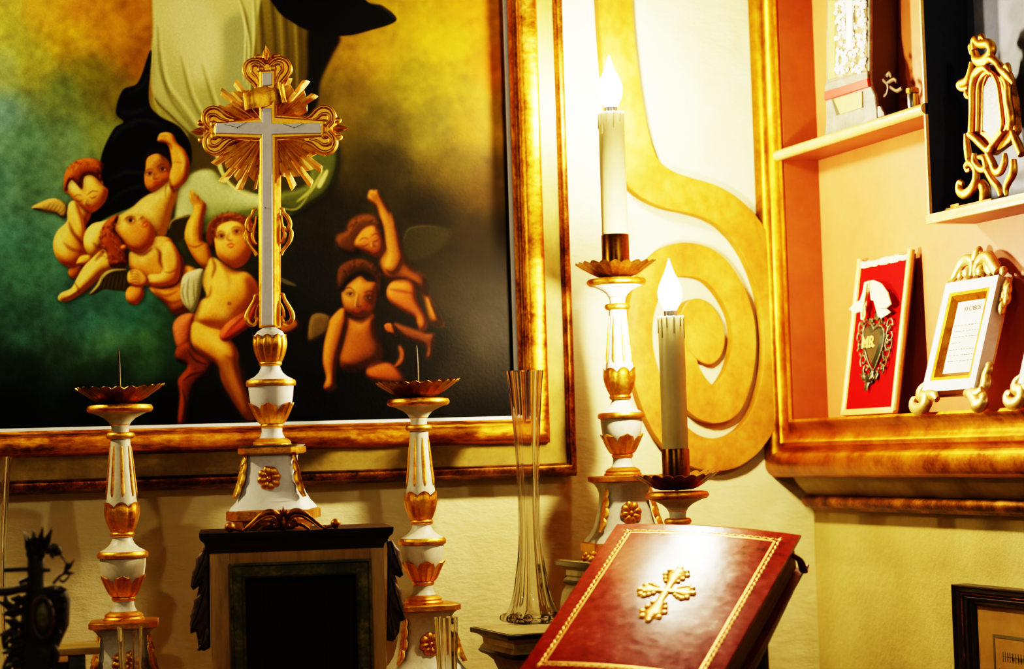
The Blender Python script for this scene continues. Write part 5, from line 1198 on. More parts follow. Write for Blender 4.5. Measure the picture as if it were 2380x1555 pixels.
# ---- objects that lean in the niche: work in the plane of each
def lean_plane(bx, by_px, top_px):
    """returns base point, lean angle so that the edge through two photo points is upright in the object's plane"""
    best = None
    P0 = at_x(by_px[0], by_px[1], bx)
    for ph in np.linspace(0, .5, 251):
        t = np.array((math.sin(ph), 0, math.cos(ph))); n = np.array((-math.cos(ph), 0, math.sin(ph)))
        d = ray(*top_px); P = d * (P0 @ n) / (d @ n)
        e = abs(P[1] - P0[1])
        if best is None or e < best[0]: best = (e, ph)
    return P0, best[1]
class Lean:
    def __init__(s, bx, P0, ph, yc, z0):
        s.ph = ph; s.t = np.array((math.sin(ph), 0, math.cos(ph))); s.n = np.array((-math.cos(ph), 0, math.sin(ph)))
        s.o = np.array((bx, yc, z0)); 
    def uv(s, px, py, off=0):
        d = ray(px, py); P = d * (((s.o + s.n * off) @ s.n) / (d @ s.n)); return (-(P[1] - s.o[1]), float((P - s.o) @ s.t))
    def rot(s): return (-s.ph, 0, -PI / 2)
# --- red votive panel
bx = 1.127
P0, ph = lean_plane(bx, (1958, 966), (1997, 604))
z_floor = zi + .0006
Lv = Lean(bx, P0, ph, float(at_x(2010, 966, bx)[1]), z_floor)
vp = thing('votive_panel', 'red velvet panel with silver votive heart and cream bow, leaning in the niche', 'votive panel', Lv.o, Lv.rot())
print('votive lean', ph)
cornr = [Lv.uv(1962, 966), Lv.uv(2066, 962), Lv.uv(2122, 592), Lv.uv(1998, 606)]
xl_, xr_ = (cornr[0][0] + cornr[3][0]) / 2, (cornr[1][0] + cornr[2][0]) / 2; ht = (cornr[2][1] + cornr[3][1]) / 2
print('panel', cornr)
bm = NB(); box(bm, xl_ - .003, xr_ + .003, .0018, .0065, .0005, ht); obj('backing_board', bm, M['wood_dark'], vp)
bm = NB(); box(bm, xl_, xr_, .0006, .0019, .003, ht - .002, .0003); obj('velvet', bm, M['red_velvet'], vp)
for x in (xl_ - .001, xr_ + .001):
    bm = NB(); tube(bm, [(x, .0012, .0035), (x, .0012, ht + .004)], .0042, 12, smooth=0); obj('side_rod', bm, M['lip'], vp)
bm = NB(); box(bm, xl_ - .004, xr_ + .004, -.0026, .004, .0006, .0075, .0012); obj('bottom_rail', bm, M['lip'], vp)
bm = NB(); 
for i in range(14):
    x = xl_ + (xr_ - xl_) * (i + .5) / 14; box(bm, x - (xr_ - xl_) / 27, x + (xr_ - xl_) / 27, -.0004, .0024, ht - .006 - rng.uniform(0, .0015), ht + rng.uniform(-.001, .0015), .0004)
obj('torn_edge', bm, M['ribbon'], vp)
tv = T(3.889, 1960, 580)
def V2(pts): return [Lv.uv(*p) for p in tv(pts)]
def ribb(bm, pts, th=.0006, y=-.006, dy=None):
    P = V2(pts); slab_poly(bm, P, y - th, y + th, .0003)
hp = V2([(310, 740), (290, 700), (255, 690), (225, 730), (222, 800), (235, 900), (262, 1000), (300, 1065), (330, 1010), (360, 930), (385, 840), (390, 760), (370, 715), (335, 712)])
hp = [tuple(p) for p in cr(hp, 4, True)]
bm = NB(); slab_poly(bm, hp, -.0068, .0004, .0034); heart_o = obj('heart', bm, M['heart'], vp)
bm = NB(); ctr = np.mean(np.array(hp), 0)
rimp = [ctr + (np.array(p) - ctr) * 1.13 for p in hp[::2]]
tube(bm, [(p[0], -.004, p[1]) for p in rimp + rimp[:1]], .0014, 8, smooth=2)
for i, p in enumerate(rimp):
    o_ = ctr + (p - ctr) * 1.24; blob(bm, (o_[0], -.0026, o_[1]), (.0021, .0016, .0021), 8)
for s, cxs in ((-1, 175), (1, 420)):
    for k, (yy, rr) in enumerate(((690, 40), (770, 52), (850, 48), (930, 46), (1010, 36), (1080, 28))):
        xx = 310 + s * (150 - abs(k - 1.5) * 14) + (-8 * k if s > 0 else 8 * (k - 3) * (k > 3))
        c_ = V2([(xx, yy)])[0]; R_ = rr * .000125 * 1.5
        sp_ = [(c_[0] + R_ * (1 - .7 * t) * math.cos(s * (6.0 * t) + k), -.0026 - .0006 * math.sin(6 * t), c_[1] + R_ * 1.2 * (1 - .7 * t) * math.sin(s * (6.0 * t) + k)) for t in np.linspace(0, 1, 10)]
        tube(bm, sp_, [.0011] * 9 + [.0017], 7, smooth=3)
for (a, b, w) in (((235, 1130), (235, 1290), .006), ((275, 1080), (250, 1210), .006), ((310, 1100), (320, 1190), .0045), ((190, 1090), (205, 1190), .004), ((235, 1210), (180, 1130), .0035), ((250, 1210), (300, 1160), .0035), ((310, 640), (330, 560), .006), ((340, 640), (380, 600), .004), ((290, 660), (250, 640), .004)):
    A_, B_2 = V2([a])[0], V2([b])[0]; leaf(bm, (A_[0], -.0015, A_[1]), (B_2[0], -.003, B_2[1]), w, (0, -1, 0), .05, 7, 2, .3, .2)
obj('filigree', bm, M['silver_dark'], vp)
def text(name, s, size, m, parent, loc, rot=(PI / 2, 0, 0), ext=.0003, sx=1.0, bold=0):
    c = bpy.data.curves.new(name, 'FONT'); c.body = s; c.size = size; c.extrude = ext; c.align_x = 'CENTER'; c.offset = bold
    t = bpy.data.objects.new(name, c); COL.objects.link(t)
    bpy.context.view_layer.update()
    me = bpy.data.meshes.new_from_object(t.evaluated_get(bpy.context.evaluated_depsgraph_get())); bpy.data.objects.remove(t)
    me.materials.clear(); me.materials.append(m)
    o = bpy.data.objects.new(name, me); COL.objects.link(o); o.parent = parent; o.location = loc; o.rotation_euler = rot; o.scale = (sx, 1, 1)
    return o
mp = V2([(272, 905)])[0]
text('monogram', 'MR', .0185, M['lip'], heart_o, (mp[0], -.0073, mp[1] + .001), ext=.0006, sx=1.1, bold=.0003)
mono = NB(); A_ = V2([(222, 898)])[0]; B_2 = V2([(335, 888)])[0]
box(mono, A_[0], B_2[0], -.0078, -.0068, A_[1] + .0002, A_[1] + .0018, .0002); obj('monogram_bar', mono, M['lip'], heart_o)
bm = NB()   # cream bow: loops and two tails
ribb(bm, [(255, 310), (300, 292), (315, 310), (290, 360), (270, 450), (265, 520), (240, 650), (222, 640), (222, 570), (170, 585), (112, 550), (150, 515), (215, 470), (240, 400)], .0009, -.0085)
ribb(bm, [(318, 300), (350, 290), (420, 320), (480, 400), (510, 505), (470, 540), (410, 550), (370, 480), (330, 470), (318, 380)], .0009, -.0105)
ribb(bm, [(330, 470), (375, 480), (410, 545), (450, 545), (482, 575), (450, 600), (395, 632), (365, 590)], .0008, -.0075)
bow_o = obj('ribbon_bow', bm, M['ribbon'], vp)
bm = NB(); pts = V2([(290, 320), (275, 420), (255, 540), (245, 610), (258, 640), (272, 600), (268, 520)]); tube(bm, [(p[0], -.0105, p[1]) for p in pts], .0011, 8)
pts = V2([(318, 300), (322, 360), (330, 410)]); tube(bm, [(p[0], -.0112, p[1]) for p in pts], [.0015, .0012, .0008], 8)
obj('ribbon_cord', bm, M['lip'], bow_o)
# --- altar card in white and gold frame
bx2 = 1.1125
P0, ph2 = lean_plane(bx2, (2152, 912), (2208, 662))
Lc = Lean(bx2, P0, ph2, float(at_x(2212, 955, bx2)[1]), z_floor)
print('card lean', ph2)
tcd = T(3.704, 2120, 560)
def C2(pts): return [Lc.uv(*p) for p in tcd(pts)]
def altar_card(label, loc, full=True):
    ac = thing('altar_card', label, 'framed card', loc, Lc.rot(), 'framed altar cards in the niche')
    q4 = C2([(128, 1318), (585, 1300), (775, 298), (330, 372)])
    ca, cb = (q4[0][0] + q4[3][0]) / 2, (q4[1][0] + q4[2][0]) / 2; cz0, cz1 = (q4[0][1] + q4[1][1]) / 2, (q4[2][1] + q4[3][1]) / 2
    W_ = cb - ca; fw = W_ * .125
    bm = NB(); frame_sweep(bm, (ca + fw, cz0 + fw * 1.1, cb - fw, cz1 - fw * 1.1), [(-.0002, -.009), (-.0002, -.006), (0, .0045), (.001, .006), (fw, .006), (fw, -.009)], lambda x, z, h: (x, -h, z)); obj('frame', bm, M['white_clean'], ac, ang=30)
    bm = NB(); frame_sweep(bm, (ca + fw * 1.75, cz0 + fw * 1.75, cb - fw * 1.75, cz1 - fw * 1.75), [(0, -.0020), (0, -.0004), (fw * .2, .002), (fw * .45, .0052), (fw * .78, .0058), (fw * .78, -.0020)], lambda x, z, h: (x, -h, z)); obj('gilt_slip', bm, M['niche_gold'], ac, ang=30)
    bm = NB(); box(bm, ca + fw, cb - fw, .0008, .0022, cz0 + fw, cz1 - fw); pap = obj('paper', bm, M['paper'], ac)
    bm = NB(); frame_sweep(bm, (ca + .002, cz0 + .002, cb - .002, cz1 - .002), [(0, -.0105), (0, -.0085), (.0025, -.0085), (.0025, -.0105)], lambda x, z, h: (x, -h, z)); obj('gilt_side', bm, M['lip'], ac)
    if full:
        xm = (ca + cb) / 2
        text('heading', 'KI CABOS', W_ * .075, M['ink'], pap, (xm + W_ * .03, .00055, cz1 - fw * 2.15 - W_ * .06), ext=.00012, sx=.95)
        bm = NB(); y_ = cz1 - fw * 2.6 - W_ * .16; x0_, x1_ = ca + fw * 2.0, cb - fw * 1.95
        row = 0
        while y_ > cz0 + fw * 2.6:
            x = x0_ + (W_ * .02 if row % 4 else 0); end = x1_ - (rng.uniform(0, .05) * W_ if row % 4 != 3 else W_ * .34)
            while x < end:
                wd = rng.uniform(.02, .065) * W_
                for j in range(max(2, int(wd / (W_ * .011)))):
                    xx = x + j * W_ * .011; hgt_ = rng.uniform(.004, .011) * W_
                    box(bm, xx, xx + W_ * .0045,    .0005, .0009, y_, y_ + hgt_)
                box(bm, x, min(x + wd, end),    .0005, .0009, y_, y_ + W_ * .0028)
                x += wd + W_ * .018
            y_ -= W_ * (.062 if row % 4 != 3 else .075); row += 1
        tag(obj('handwriting', bm, M['ink'], pap, smooth=False), kind='stuff')
    u = W_ / 450
    def tb(bm, L, r, y=-.004, flat=.8):
        tube(bm, [(p[0], y, p[1]) for p in C2(L)], [v * u for v in r], 10, flat, nrm=(0, 1, 0))
    bm = NB()   # crest
    tb(bm, [(345, 350), (390, 320), (430, 250), (470, 190), (520, 172), (552, 200), (548, 260), (530, 310)], [14, 22, 26, 28, 28, 26, 22, 14])
    tb(bm, [(430, 330), (450, 300), (440, 270)], [16, 20, 8]); tb(bm, [(490, 320), (510, 280), (505, 250)], [26, 36, 16])
    tb(bm, [(610, 310), (625, 265), (615, 235)], [26, 36, 16]); tb(bm, [(575, 320), (580, 250), (610, 180), (655, 150), (700, 170), (735, 230), (770, 280)], [14, 22, 26, 30, 32, 32, 26])
    tb(bm, [(560, 180), (585, 130), (600, 90), (590, 72)], [22, 30, 24, 8]); tb(bm, [(560, 130), (590, 120), (625, 105)], [12, 20, 8])
    tb(bm, [(660, 200), (690, 250), (720, 290)], [18, 26, 18]); tb(bm, [(800, 300), (815, 270), (805, 250)], [14, 22, 16])
    obj('crest', bm, M['pale_gold'], ac)
    bm = NB()
    for (x, y, r) in ((800, 380, 26), (775, 400, 18), (815, 420, 24), (785, 450, 26), (770, 490, 20), (810, 490, 22), (765, 560, 24), (768, 590, 16)): 
        c_ = C2([(x - 12, y)])[0]; blob(bm, (c_[0], .003, c_[1]), (r * u, .004, r * u * 1.5), 10)
    obj('side_drop', bm, M['pale_gold'], ac)
    bm = NB()
    for (x, y, r) in ((290, 490, 18), (280, 520, 16), (268, 580, 16)):
        c_ = C2([(x + 8, y)])[0]; blob(bm, (c_[0], .003, c_[1]), (r * u, .004, r * u * 1.5), 10)
    obj('side_drop', bm, M['pale_gold'], ac)
    bm = NB()   # left scroll foot
    tb(bm, [(150, 1230), (110, 1290), (105, 1340), (150, 1360), (150, 1410), (110, 1450), (60, 1455), (35, 1420), (40, 1380), (65, 1385)], [12, 26, 30, 34, 34, 32, 28, 24, 20, 18]); tb(bm, [(160, 1330), (220, 1340), (245, 1375)], [24, 26, 16])
    obj('scroll_foot', bm, M['pale_gold'], ac)
    bm = NB()
    tb(bm, [(660, 1060), (665, 1100), (640, 1160), (640, 1230), (610, 1290)], [18, 26, 28, 34, 30], .0); tb(bm, [(490, 1320), (540, 1330), (580, 1390), (600, 1425), (640, 1400), (645, 1355), (620, 1345)], [18, 28, 34, 38, 32, 24, 16])
    tb(bm, [(540, 1310), (590, 1330), (640, 1290)], [24, 30, 20])
    obj('scroll_foot', bm, M['pale_gold'], ac)
    return ac
altar_card('white and gold framed card with faded handwriting, in full view beside the votive panel', Lc.o)
off = at_x(2346, 940, bx2)[1] - at_x(2126, 945, bx2)[1]
altar_card('second white and gold framed card, only its scroll foot showing at the right edge', Lc.o + np.array((0, off, 0)), False)
# --- silver reliquary on the upper shelf
bx3 = 1.124; zsh = zs_ + .0050
Lr = Lean(bx3, None, .03, float(at_x(1983, 285, bx3)[1]), zsh)
tr_ = T(4.861, 1900, 0)
def R2(pts): return [Lr.uv(*p) for p in tr_(pts)]
rl = thing('reliquary', 'tall silver shrine with lacy paper flowers and a red ribbon, on the upper shelf', 'reliquary', Lr.o, Lr.rot())
def rs(name, L, yf, yb, m, bev=.0008):
    bm = NB(); slab_poly(bm, R2(L), yf, yb, bev); return obj(name, bm, m, rl)
def fit0(L):  # keep feet on the shelf
    P = R2(L); return P
base = R2([(75, 1500), (95, 1420), (95, 1150), (105, 1060), (95, 930), (100, 0), (105, -260), (160, -420), (330, -470), (500, -440), (560, -300), (585, 0), (585, 900), (600, 980), (640, 1060), (660, 1200), (665, 1330)])
base[0] = (base[0][0], .0003); base[-1] = (base[-1][0] + .002, .0003)
bm = NB(); slab_poly(bm, base, .0, .004, .001); obj('silver_plate', bm, M['silver'], rl)
bm = NB(); P_ = R2([(110, 930), (110, 0), (120, -260), (560, -260), (580, 0), (580, 850)]); slab_poly(bm, [(P_[0][0], .0006), P_[0], P_[1], P_[2], P_[3], P_[4], P_[5], (P_[5][0], .0006)], .0042, .034, 0); obj('black_case', bm, M['black'], rl)
rs('shrine_window', [(140, 900), (135, 0), (150, -240), (540, -240), (565, 0), (565, 800)], -.0012, .0002, M['flower'])
rs('window_border', [(100, 1010), (110, 940), (580, 800), (585, 900), (585, 915), (110, 1035)], -.0024, -.0002, M['silver'])
rs('gilt_strip', [(135, 905), (135, 0), (215, 0), (215, 880)], -.0022, -.0008, M['cream'])
bm = NB()   # lacy petals
for i in range(260):
    x, y = rng.uniform(225, 555), rng.uniform(-240, 840)
    if (x - 400) ** 2 / 60 ** 2 < 1 and rng.random() < .55: continue
    if 230 < x < 330 and 330 < y < 560 and rng.random() < .8: continue
    c_ = R2([(x, y)])[0]; n_ = 5
    for j in range(n_):
        a = 2 * PI * j / n_ + i; r_ = .0016
        blob(bm, (c_[0] + r_ * 1.5 * math.cos(a), -.0016 - rng.uniform(0, .0012), c_[1] + r_ * math.sin(a)), (r_ * 1.1, .0006, r_ * .75), 5)
tag(obj('paper_flowers', bm, M['white_clean'], rl), kind='stuff')
rs('column', [(355, 560), (358, 0), (425, 0), (425, 560)], -.004, -.001, M['paper'])
rs('red_ribbon', [(103, 1040), (590, 890), (603, 980), (106, 1138)], -.0035, -.0008, M['red_ribbon'], .0003)
rs('relic_slot', [(165, 1125), (500, 1030), (520, 1215), (220, 1305)], -.0008, -.0001, M['black'], 0)
rs('relic_cloth', [(195, 1120), (515, 1030), (515, 1215), (270, 1292)], -.0016, -.0006, M['cream'], .0003)
bm = NB()
for pts in ([(650, 900), (700, 960), (690, 1040), (660, 1080)], [(690, 850), (720, 820), (740, 870)], [(700, 930), (770, 890), (800, 920)], [(730, 980), (800, 1020), (860, 990)]):
    P_ = R2(pts); tube(bm, [(p[0], .010, p[1]) for p in P_], .0022, 8, .5)
obj('dark_bow', bm, M['leaf_dark'], rl)
rs('side_bracket', [(660, 1330), (665, 1200), (690, 1195), (710, 1240), (735, 1270), (740, 1308)], .0015, .0035, M['silver'], .0004)
# --- little metal vial on the shelf
vb = at_x(2131, 247, 1.130)
vial = thing('metal_vial', 'tiny shiny metal vial at the right end of the upper shelf', 'vial', (1.1265, vb[1] + .002, zsh))
bm = NB(); lathe(bm, [(.0052, 0), (.0056, .001), (.0056, .019), (.0046, .0205)], 24); obj('vial_body', bm, M['steel'], vial)
bm = NB(); lathe(bm, [(.0066, .0195), (.0068, .0205), (.0068, .0245), (.005, .0255)], 24, lambda a, i, t: 1 + .04 * math.cos(10 * a)); obj('vial_cap', bm, M['tin'], vial)
# --- gilt rococo reliquary in the blue compartment
bx4 = 1.126; zbl = zl + .0038
Lg = Lean(bx4, None, .07, float(at_x(2290, 470, bx4)[1]), zbl)
tg = T(3.533, 2200, 60)
gr = thing('rococo_reliquary', 'small gilded rococo reliquary with pearly window in the dark blue compartment', 'reliquary', Lg.o, Lg.rot())
def G2(pts): return [Lg.uv(*p) for p in tg(pts)]
def gt(bm, L, r, y=-.003, flat=.9):
    tube(bm, [(p[0], y, p[1]) for p in G2(L)], [v * .00020 for v in r], 10, flat, nrm=(0, 1, 0))
win = [(330, 880), (300, 860), (305, 520), (350, 420), (385, 405), (425, 460), (440, 560), (470, 800), (430, 880), (380, 945)]
bm = NB(); slab_poly(bm, G2(win), -.001, .002, .0008); obj('pearl_window', bm, M['crystal'], gr)
bm = NB(); slab_poly(bm, G2([(225, 870), (225, 520), (250, 390), (320, 320), (400, 320), (500, 420), (540, 600), (560, 860), (500, 960), (360, 1060), (260, 960)]), .001, .008, .001); obj('back_board', bm, M['old_gold'], gr)
bm = NB()
gt(bm, [(225, 880), (232, 700), (235, 520), (262, 400), (330, 345), (390, 400)], [20, 20, 22, 24, 22, 14]); gt(bm, [(275, 870), (280, 700), (285, 500), (330, 400), (390, 390), (440, 470), (465, 640), (480, 820), (430, 900), (380, 960)], [12, 13, 13, 13, 13, 13, 13, 13, 13, 10])
gt(bm, [(205, 890), (260, 930), (330, 1000), (370, 1020), (410, 960), (480, 870)], [16, 20, 20, 20, 16, 12])
gt(bm, [(540, 860), (555, 760), (530, 620), (520, 480), (480, 420)], [16, 22, 22, 20, 14])
obj('window_frame', bm, M['gold'], gr)
bm = NB()
gt(bm, [(225, 240), (215, 180), (225, 165), (240, 210), (250, 270)], [8, 14, 14, 16, 12]); gt(bm, [(250, 200), (245, 140), (260, 115), (300, 150), (370, 150), (395, 200), (370, 250), (320, 290), (270, 280), (250, 220)], [16, 20, 22, 24, 26, 26, 26, 28, 28, 20])
gt(bm, [(300, 130), (310, 90), (335, 120)], [14, 18, 8]); gt(bm, [(270, 300), (320, 310), (380, 270), (430, 300), (480, 360), (530, 410), (575, 475)], [20, 26, 24, 20, 24, 24, 12]); gt(bm, [(500, 380), (520, 330), (545, 390)], [12, 18, 10])
gt(bm, [(225, 300), (215, 380), (190, 450), (130, 485), (150, 520), (200, 510)], [12, 18, 22, 22, 16, 12]); gt(bm, [(190, 530), (195, 570), (210, 590)], [18, 22, 12])
obj('crown_scrolls', bm, M['gold'], gr)
bm = NB()
gt(bm, [(180, 890), (190, 980), (205, 1090), (215, 1110)], [12, 20, 22, 12]); gt(bm, [(215, 1180), (190, 1190), (180, 1150), (215, 1130), (260, 1180), (262, 1270), (225, 1350), (165, 1385), (125, 1350), (130, 1290), (160, 1300)], [10, 12, 14, 18, 20, 22, 26, 26, 22, 18, 12])
gt(bm, [(250, 1050), (250, 1120), (300, 1180), (345, 1170), (330, 1090), (285, 1080)], [14, 18, 18, 18, 18, 12]); gt(bm, [(360, 1050), (400, 1130), (430, 1200), (470, 1190), (500, 1120), (500, 1050)], [18, 22, 24, 22, 20, 12])
gt(bm, [(350, 1190), (400, 1270), (450, 1330), (465, 1400)], [16, 20, 20, 10]); gt(bm, [(570, 1100), (570, 1200), (530, 1280), (510, 1340), (515, 1395)], [18, 24, 22, 18, 10]); gt(bm, [(560, 870), (600, 960), (640, 1060)], [14, 24, 22])
gt(bm, [(270, 1290), (300, 1350), (290, 1440)], [26, 30, 26], .002)
obj('scroll_feet', bm, M['gold'], gr)
bm = NB(); P_ = G2([(30, 1490), (180, 1420), (660, 1290)]); box(bm, P_[0][0], P_[0][0] + .085, -.006, .004, .0003, .0045, .0008); box(bm, P_[0][0] + .008, P_[0][0] + .024, -.005, .003, .0045, .0075, .0008); obj('plinth', bm, M['dark_gold'], gr)
# --- framed print low on the right wall
yp = float(at_x(2211, 1358, XW - .020)[1]); zp = float(at_x(2211, 1358, XW - .020)[2])
fr = thing('framed_print', 'dark wooden framed print with ruled border, hanging low on the right wall', 'picture', (XW, yp - .11, zp - .16))
def f3(x, z, h): return (-h, -(x) + .11, z + .16)   # x to the right from the outer left edge, z down from the top
fw = .021
prof = [(0, .001), (0, .006), (.002, .009), (.004, .0085), (.0055, .012), (.008, .0135), (.010, .012), (.0115, .0145), (.0145, .017), (.0175, .017), (.0195, .0205), (fw, .0205), (fw, .001)]
bm = NB(); frame_sweep(bm, (fw, -.32 + fw, .22 - fw, -fw), prof, f3); obj('frame', bm, M['wood_dark'], fr, ang=30)
bm = NB(); frame_sweep(bm, (fw - .0104, -.32 + fw - .0104 + .0 + 0, .22 - fw + .0104, -fw + .0104), [(0, .0115), (0, .0142), (.0012, .0150), (.0024, .0140), (.0024, .0115)], f3); obj('inner_bead', bm, M['dark_gold'], fr)
def fbox(bm, x0, x1, z0, z1, h0, h1):
    a, b = f3(x0, z0, h0), f3(x1, z1, h1); box(bm, min(a[0], b[0]), max(a[0], b[0]), min(a[1], b[1]), max(a[1], b[1]), min(a[2], b[2]), max(a[2], b[2]))
bm = NB(); fbox(bm, fw - .003, .22 - fw + .003, -.32 + fw, -fw + .003, .0012, .0035); obj('print_sheet', bm, M['bole'], fr)
bm = NB(); frame_sweep(bm, (.0525, -.29, .1675, -.0525), [(0, .0034), (0, .0038), (.0035, .0038), (.0035, .0034)], f3); obj('ruled_border', bm, M['print_dark'], fr)
bm = NB()
for r_, (zz, hh2, xs0) in enumerate(((-.066, .010, .066), (-.083, .005, .058), (-.094, .004, .060))):
    x = xs0
    while x < .160:
        w_ = rng.uniform(.0022, .0038); fbox(bm, x, x + w_ * .5, zz - hh2, zz, .0034, .0037); fbox(bm, x, x + w_, zz - hh2 * (.5 + .3 * (int(x * 1e4) % 2)), zz - hh2 * .4, .0034, .0037); x += w_ + .0016
fbox(bm, .058, .068, -.130, -.104, .0034, .0037)
obj('faded_lettering', bm, M['print_dark'], fr)

# ================================================================== DARK CARVING AND LOW STAND, lower left
DO = 1.74
tb_ = T(4.148, 0, 1180)
so = DO / FPX
ob = at_d(78, 1600, DO)
orn = thing('carved_ornament', 'blackened carved ornament with oval medallion and leafy crown, near the lower left corner', 'carving', (ob[0], ob[1], ALT + .0003), (0, 0, -YAW))
def D2(p):
    (q_,) = tb_([p]); P = at_d(q_[0], q_[1], DO); v = P - np.array((ob[0], ob[1], ALT)); return (float(v @ RH), float(v[2]))
def dt(bm, L, r, y=0, flat=.7):
    tube(bm, [(D2(p)[0], y, D2(p)[1]) for p in L], [v * so / 4.148 for v in r], 10, flat, nrm=(0, 1, 0))
def dl(bm, a, b, w, y=-.002, lob=2):
    A_, B_3 = D2(a), D2(b); leaf(bm, (A_[0], y, A_[1]), (B_3[0], y - .003, B_3[1]), w * so / 4.148, (0, -1, 0), .05, 8, lob, .3, .2)
bm = NB()
for a, b, w in (((330, 520), (230, 235), 50), ((330, 500), (320, 210), 45), ((350, 480), (410, 180), 40), ((380, 470), (500, 195), 40), ((330, 560), (270, 330), 60), ((350, 560), (400, 330), 60)): dl(bm, a, b, w)
dt(bm, [(330, 900), (330, 700), (330, 560), (320, 420), (300, 300)], [90, 80, 80, 70, 50]); dt(bm, [(420, 420), (480, 400), (530, 420), (545, 470)], [40, 50, 50, 30]); dl(bm, (440, 400), (560, 380), 30); dl(bm, (480, 430), (520, 500), 30)
obj('leafy_crown', bm, M['orna_dark'], orn)
bm = NB(); dt(bm, [(20, 610), (120, 605), (230, 600), (330, 610), (470, 610)], [22, 22, 22, 24, 14]); dt(bm, [(-80, 820), (60, 815), (180, 790), (280, 780)], [40, 42, 40, 50]); dt(bm, [(170, 730), (240, 700), (300, 680)], [20, 26, 30])
obj('cross_bar', bm, M['orna_dark'], orn)
bm = NB(); dt(bm, [(500, 740), (560, 670), (610, 630), (625, 560), (600, 500), (570, 470)], [12, 14, 12, 9, 9, 12]); dl(bm, (610, 640), (720, 500), 22); dl(bm, (600, 640), (730, 635), 18); dl(bm, (610, 640), (660, 520), 18); dt(bm, [(560, 700), (600, 720), (660, 660)], [10, 12, 8])
obj('leaf_spray', bm, M['orna_dark'], orn)
bm = NB(); c_ = D2((425, 1060)); el = [(c_[0] + 95 * so / 4.148 * math.cos(a), -.010, c_[1] + 190 * so / 4.148 * math.sin(a)) for a in np.linspace(0, 2 * PI, 25)]
tube(bm, el, 26 * so / 4.148, 10, smooth=0); obj('oval_frame', bm, M['leaf_dark'], orn)
bm = NB(); blob(bm, (c_[0], -.004, c_[1]), (95 * so / 4.148, .006, 190 * so / 4.148), 24); obj('medallion', bm, M['green_paint'], orn)
bm = NB()
slab_poly(bm, [D2(p) for p in [(200, 860), (300, 800), (480, 760), (600, 800), (640, 900), (630, 1150), (560, 1300), (520, 1400), (480, 1560), (500, 1800), (250, 1800), (180, 1500), (160, 1300), (190, 1100)]], -.002, .012, .003)
for (a, b, w) in (((520, 800), (650, 790), 40), ((560, 880), (660, 900), 40), ((570, 980), (650, 1010), 40), ((570, 1080), (650, 1100), 40), ((560, 1150), (600, 1215), 36), ((240, 900), (100, 880), 50), ((220, 1000), (20, 1030), 60), ((220, 1150), (40, 1080), 50), ((230, 1250), (60, 1300), 60), ((240, 1350), (20, 1400), 60), ((250, 1450), (60, 1540), 60), ((200, 1000), (-40, 900), 40), ((180, 1200), (-20, 1230), 40)): dl(bm, a, b, w)
for L, r in (([(200, 900), (120, 960), (60, 930), (40, 860)], [30, 34, 30, 16]), ([(200, 1120), (110, 1180), (40, 1260), (60, 1400)], [30, 34, 34, 24]), ([(220, 1380), (120, 1440), (60, 1560), (80, 1700)], [40, 44, 44, 40]), ([(480, 1300), (540, 1420), (500, 1560)], [30, 34, 30])): dt(bm, L, r)
obj('leaf_body', bm, M['orna_dark'], orn)
bm = NB(); zz0 = D2((330, 1790))[1]; xx0 = D2((370, 1700))[0]
lathe(bm, [(.048, 0), (.050, .004), (.046, .012), (.030, .020), (.018, .032), (.014, .06), (.018, zz0 * .5), (.022, zz0 + .004)], 32, cx=xx0, cy=.004); obj('turned_foot', bm, M['orna_dark'], orn)
# low stand behind it
sa = at_d(20, 1515, 1.93); sb = at_d(234, 1508, 1.95)
sz = float(sb[2]) + .002
std = thing('low_stand', 'low wooden stand with pale worn top edge behind the dark carving', 'stand', ((sa[0] + sb[0]) / 2, (sa[1] + sb[1]) / 2, ALT), (0, 0, math.atan2(sb[1] - sa[1], sb[0] - sa[0])))
shw = math.hypot(sb[0] - sa[0], sb[1] - sa[1]) / 2; sh = sz - ALT
bm = NB(); box(bm, -shw, shw, 0, .065, sh - .007, sh, .0015); obj('top_board', bm, M['cream'], std)
bm = NB(); box(bm, -shw + .003, shw - .030, .002, .063, sh - .013, sh - .0068, .001); obj('edge_moulding', bm, M['lip'], std)
for x in (-shw + .012, shw - .022):
    for y in (.010, .052):
        bm = NB(); box(bm, x - .008, x + .008, y - .006, y + .006, 0, sh - .007, .001); obj('leg', bm, M['wood_dark'], std)
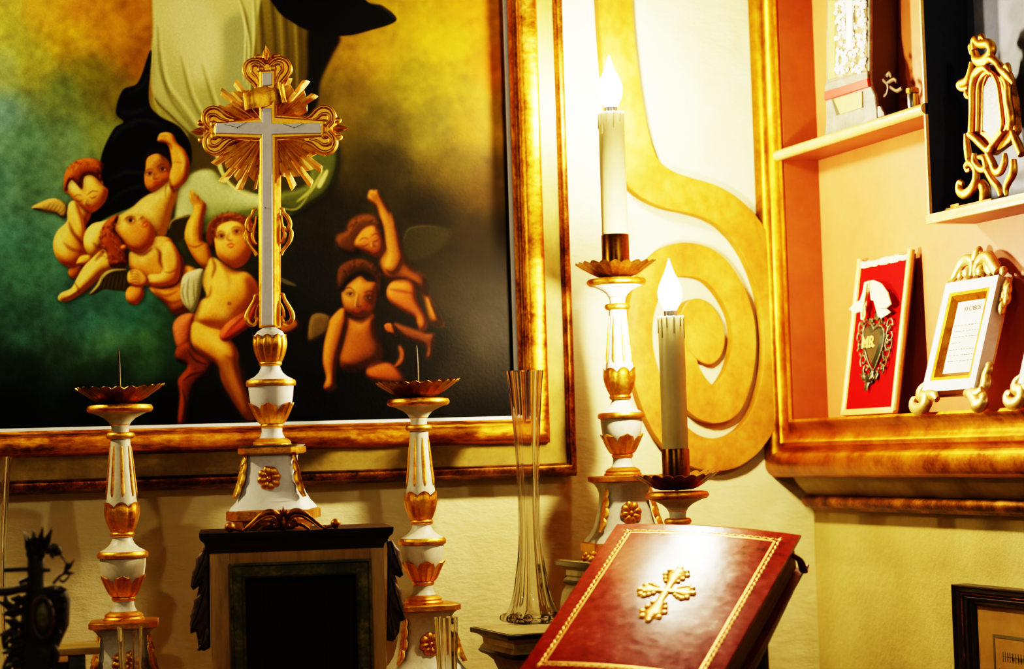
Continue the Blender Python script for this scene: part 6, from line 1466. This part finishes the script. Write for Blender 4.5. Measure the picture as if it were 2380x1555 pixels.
bm = NB(); box(bm, -shw + .012, shw - .022, .008, .012, sh - .05, sh - .007); obj('apron', bm, M['wood_dark'], std)

# ================================================================== LIGHT
def lamp(name, kind, loc, power, col, size=.03, target=None, **kw):
    l = bpy.data.lights.new(name, kind); l.energy = power; l.color = col
    if kind == 'AREA': l.size = size
    elif kind in ('POINT', 'SPOT'): l.shadow_soft_size = size
    o = bpy.data.objects.new(name, l); COL.objects.link(o); o.location = [float(v) for v in loc]
    if target is not None: o.rotation_euler = (Vector([float(v) for v in target]) - o.location).to_track_quat('-Z', 'Y').to_euler()
    return o
WARM = (1, .80, .50)
lamp('left_candle_light', 'POINT', (-.12, YW - .075, .41), 12, WARM, .014)
lamp('chapel_lamp', 'POINT', (-.25, .55, .62), 9, (1, .92, .78), .03)
lamp('nave_lamp', 'POINT', (.95, .35, .75), 12, (1, .92, .78), .03)
w = bpy.data.worlds.new('chapel'); SC.world = w; w.use_nodes = True; nt = w.node_tree; nt.nodes.clear()
o_ = nt.nodes.new('ShaderNodeOutputWorld'); b_ = nt.nodes.new('ShaderNodeBackground'); nt.links.new(b_.outputs[0], o_.inputs[0])
n_ = nt.nodes.new('ShaderNodeTexNoise'); n_.inputs['Scale'].default_value = 2.2; tcw = nt.nodes.new('ShaderNodeTexCoord'); nt.links.new(tcw.outputs['Generated'], n_.inputs['Vector'])
r_ = ramp(nt, n_.outputs['Fac'], [(.36, (.03, .022, .010, 1)), (.5, (.14, .10, .045, 1)), (.68, (.42, .31, .16, 1))]); nt.links.new(r_.outputs[0], b_.inputs[0]); b_.inputs[1].default_value = .42

SC.view_settings.view_transform = 'Filmic'; SC.view_settings.look = 'Very High Contrast'; SC.view_settings.exposure = .06; SC.view_settings.gamma = 1
SC.cycles.use_denoising = True; SC.cycles.max_bounces = 11; SC.cycles.transmission_bounces = 11; SC.cycles.diffuse_bounces = 4; SC.cycles.glossy_bounces = 4; SC.cycles.sample_clamp_indirect = 4; SC.cycles.caustics_reflective = False; SC.cycles.caustics_refractive = False
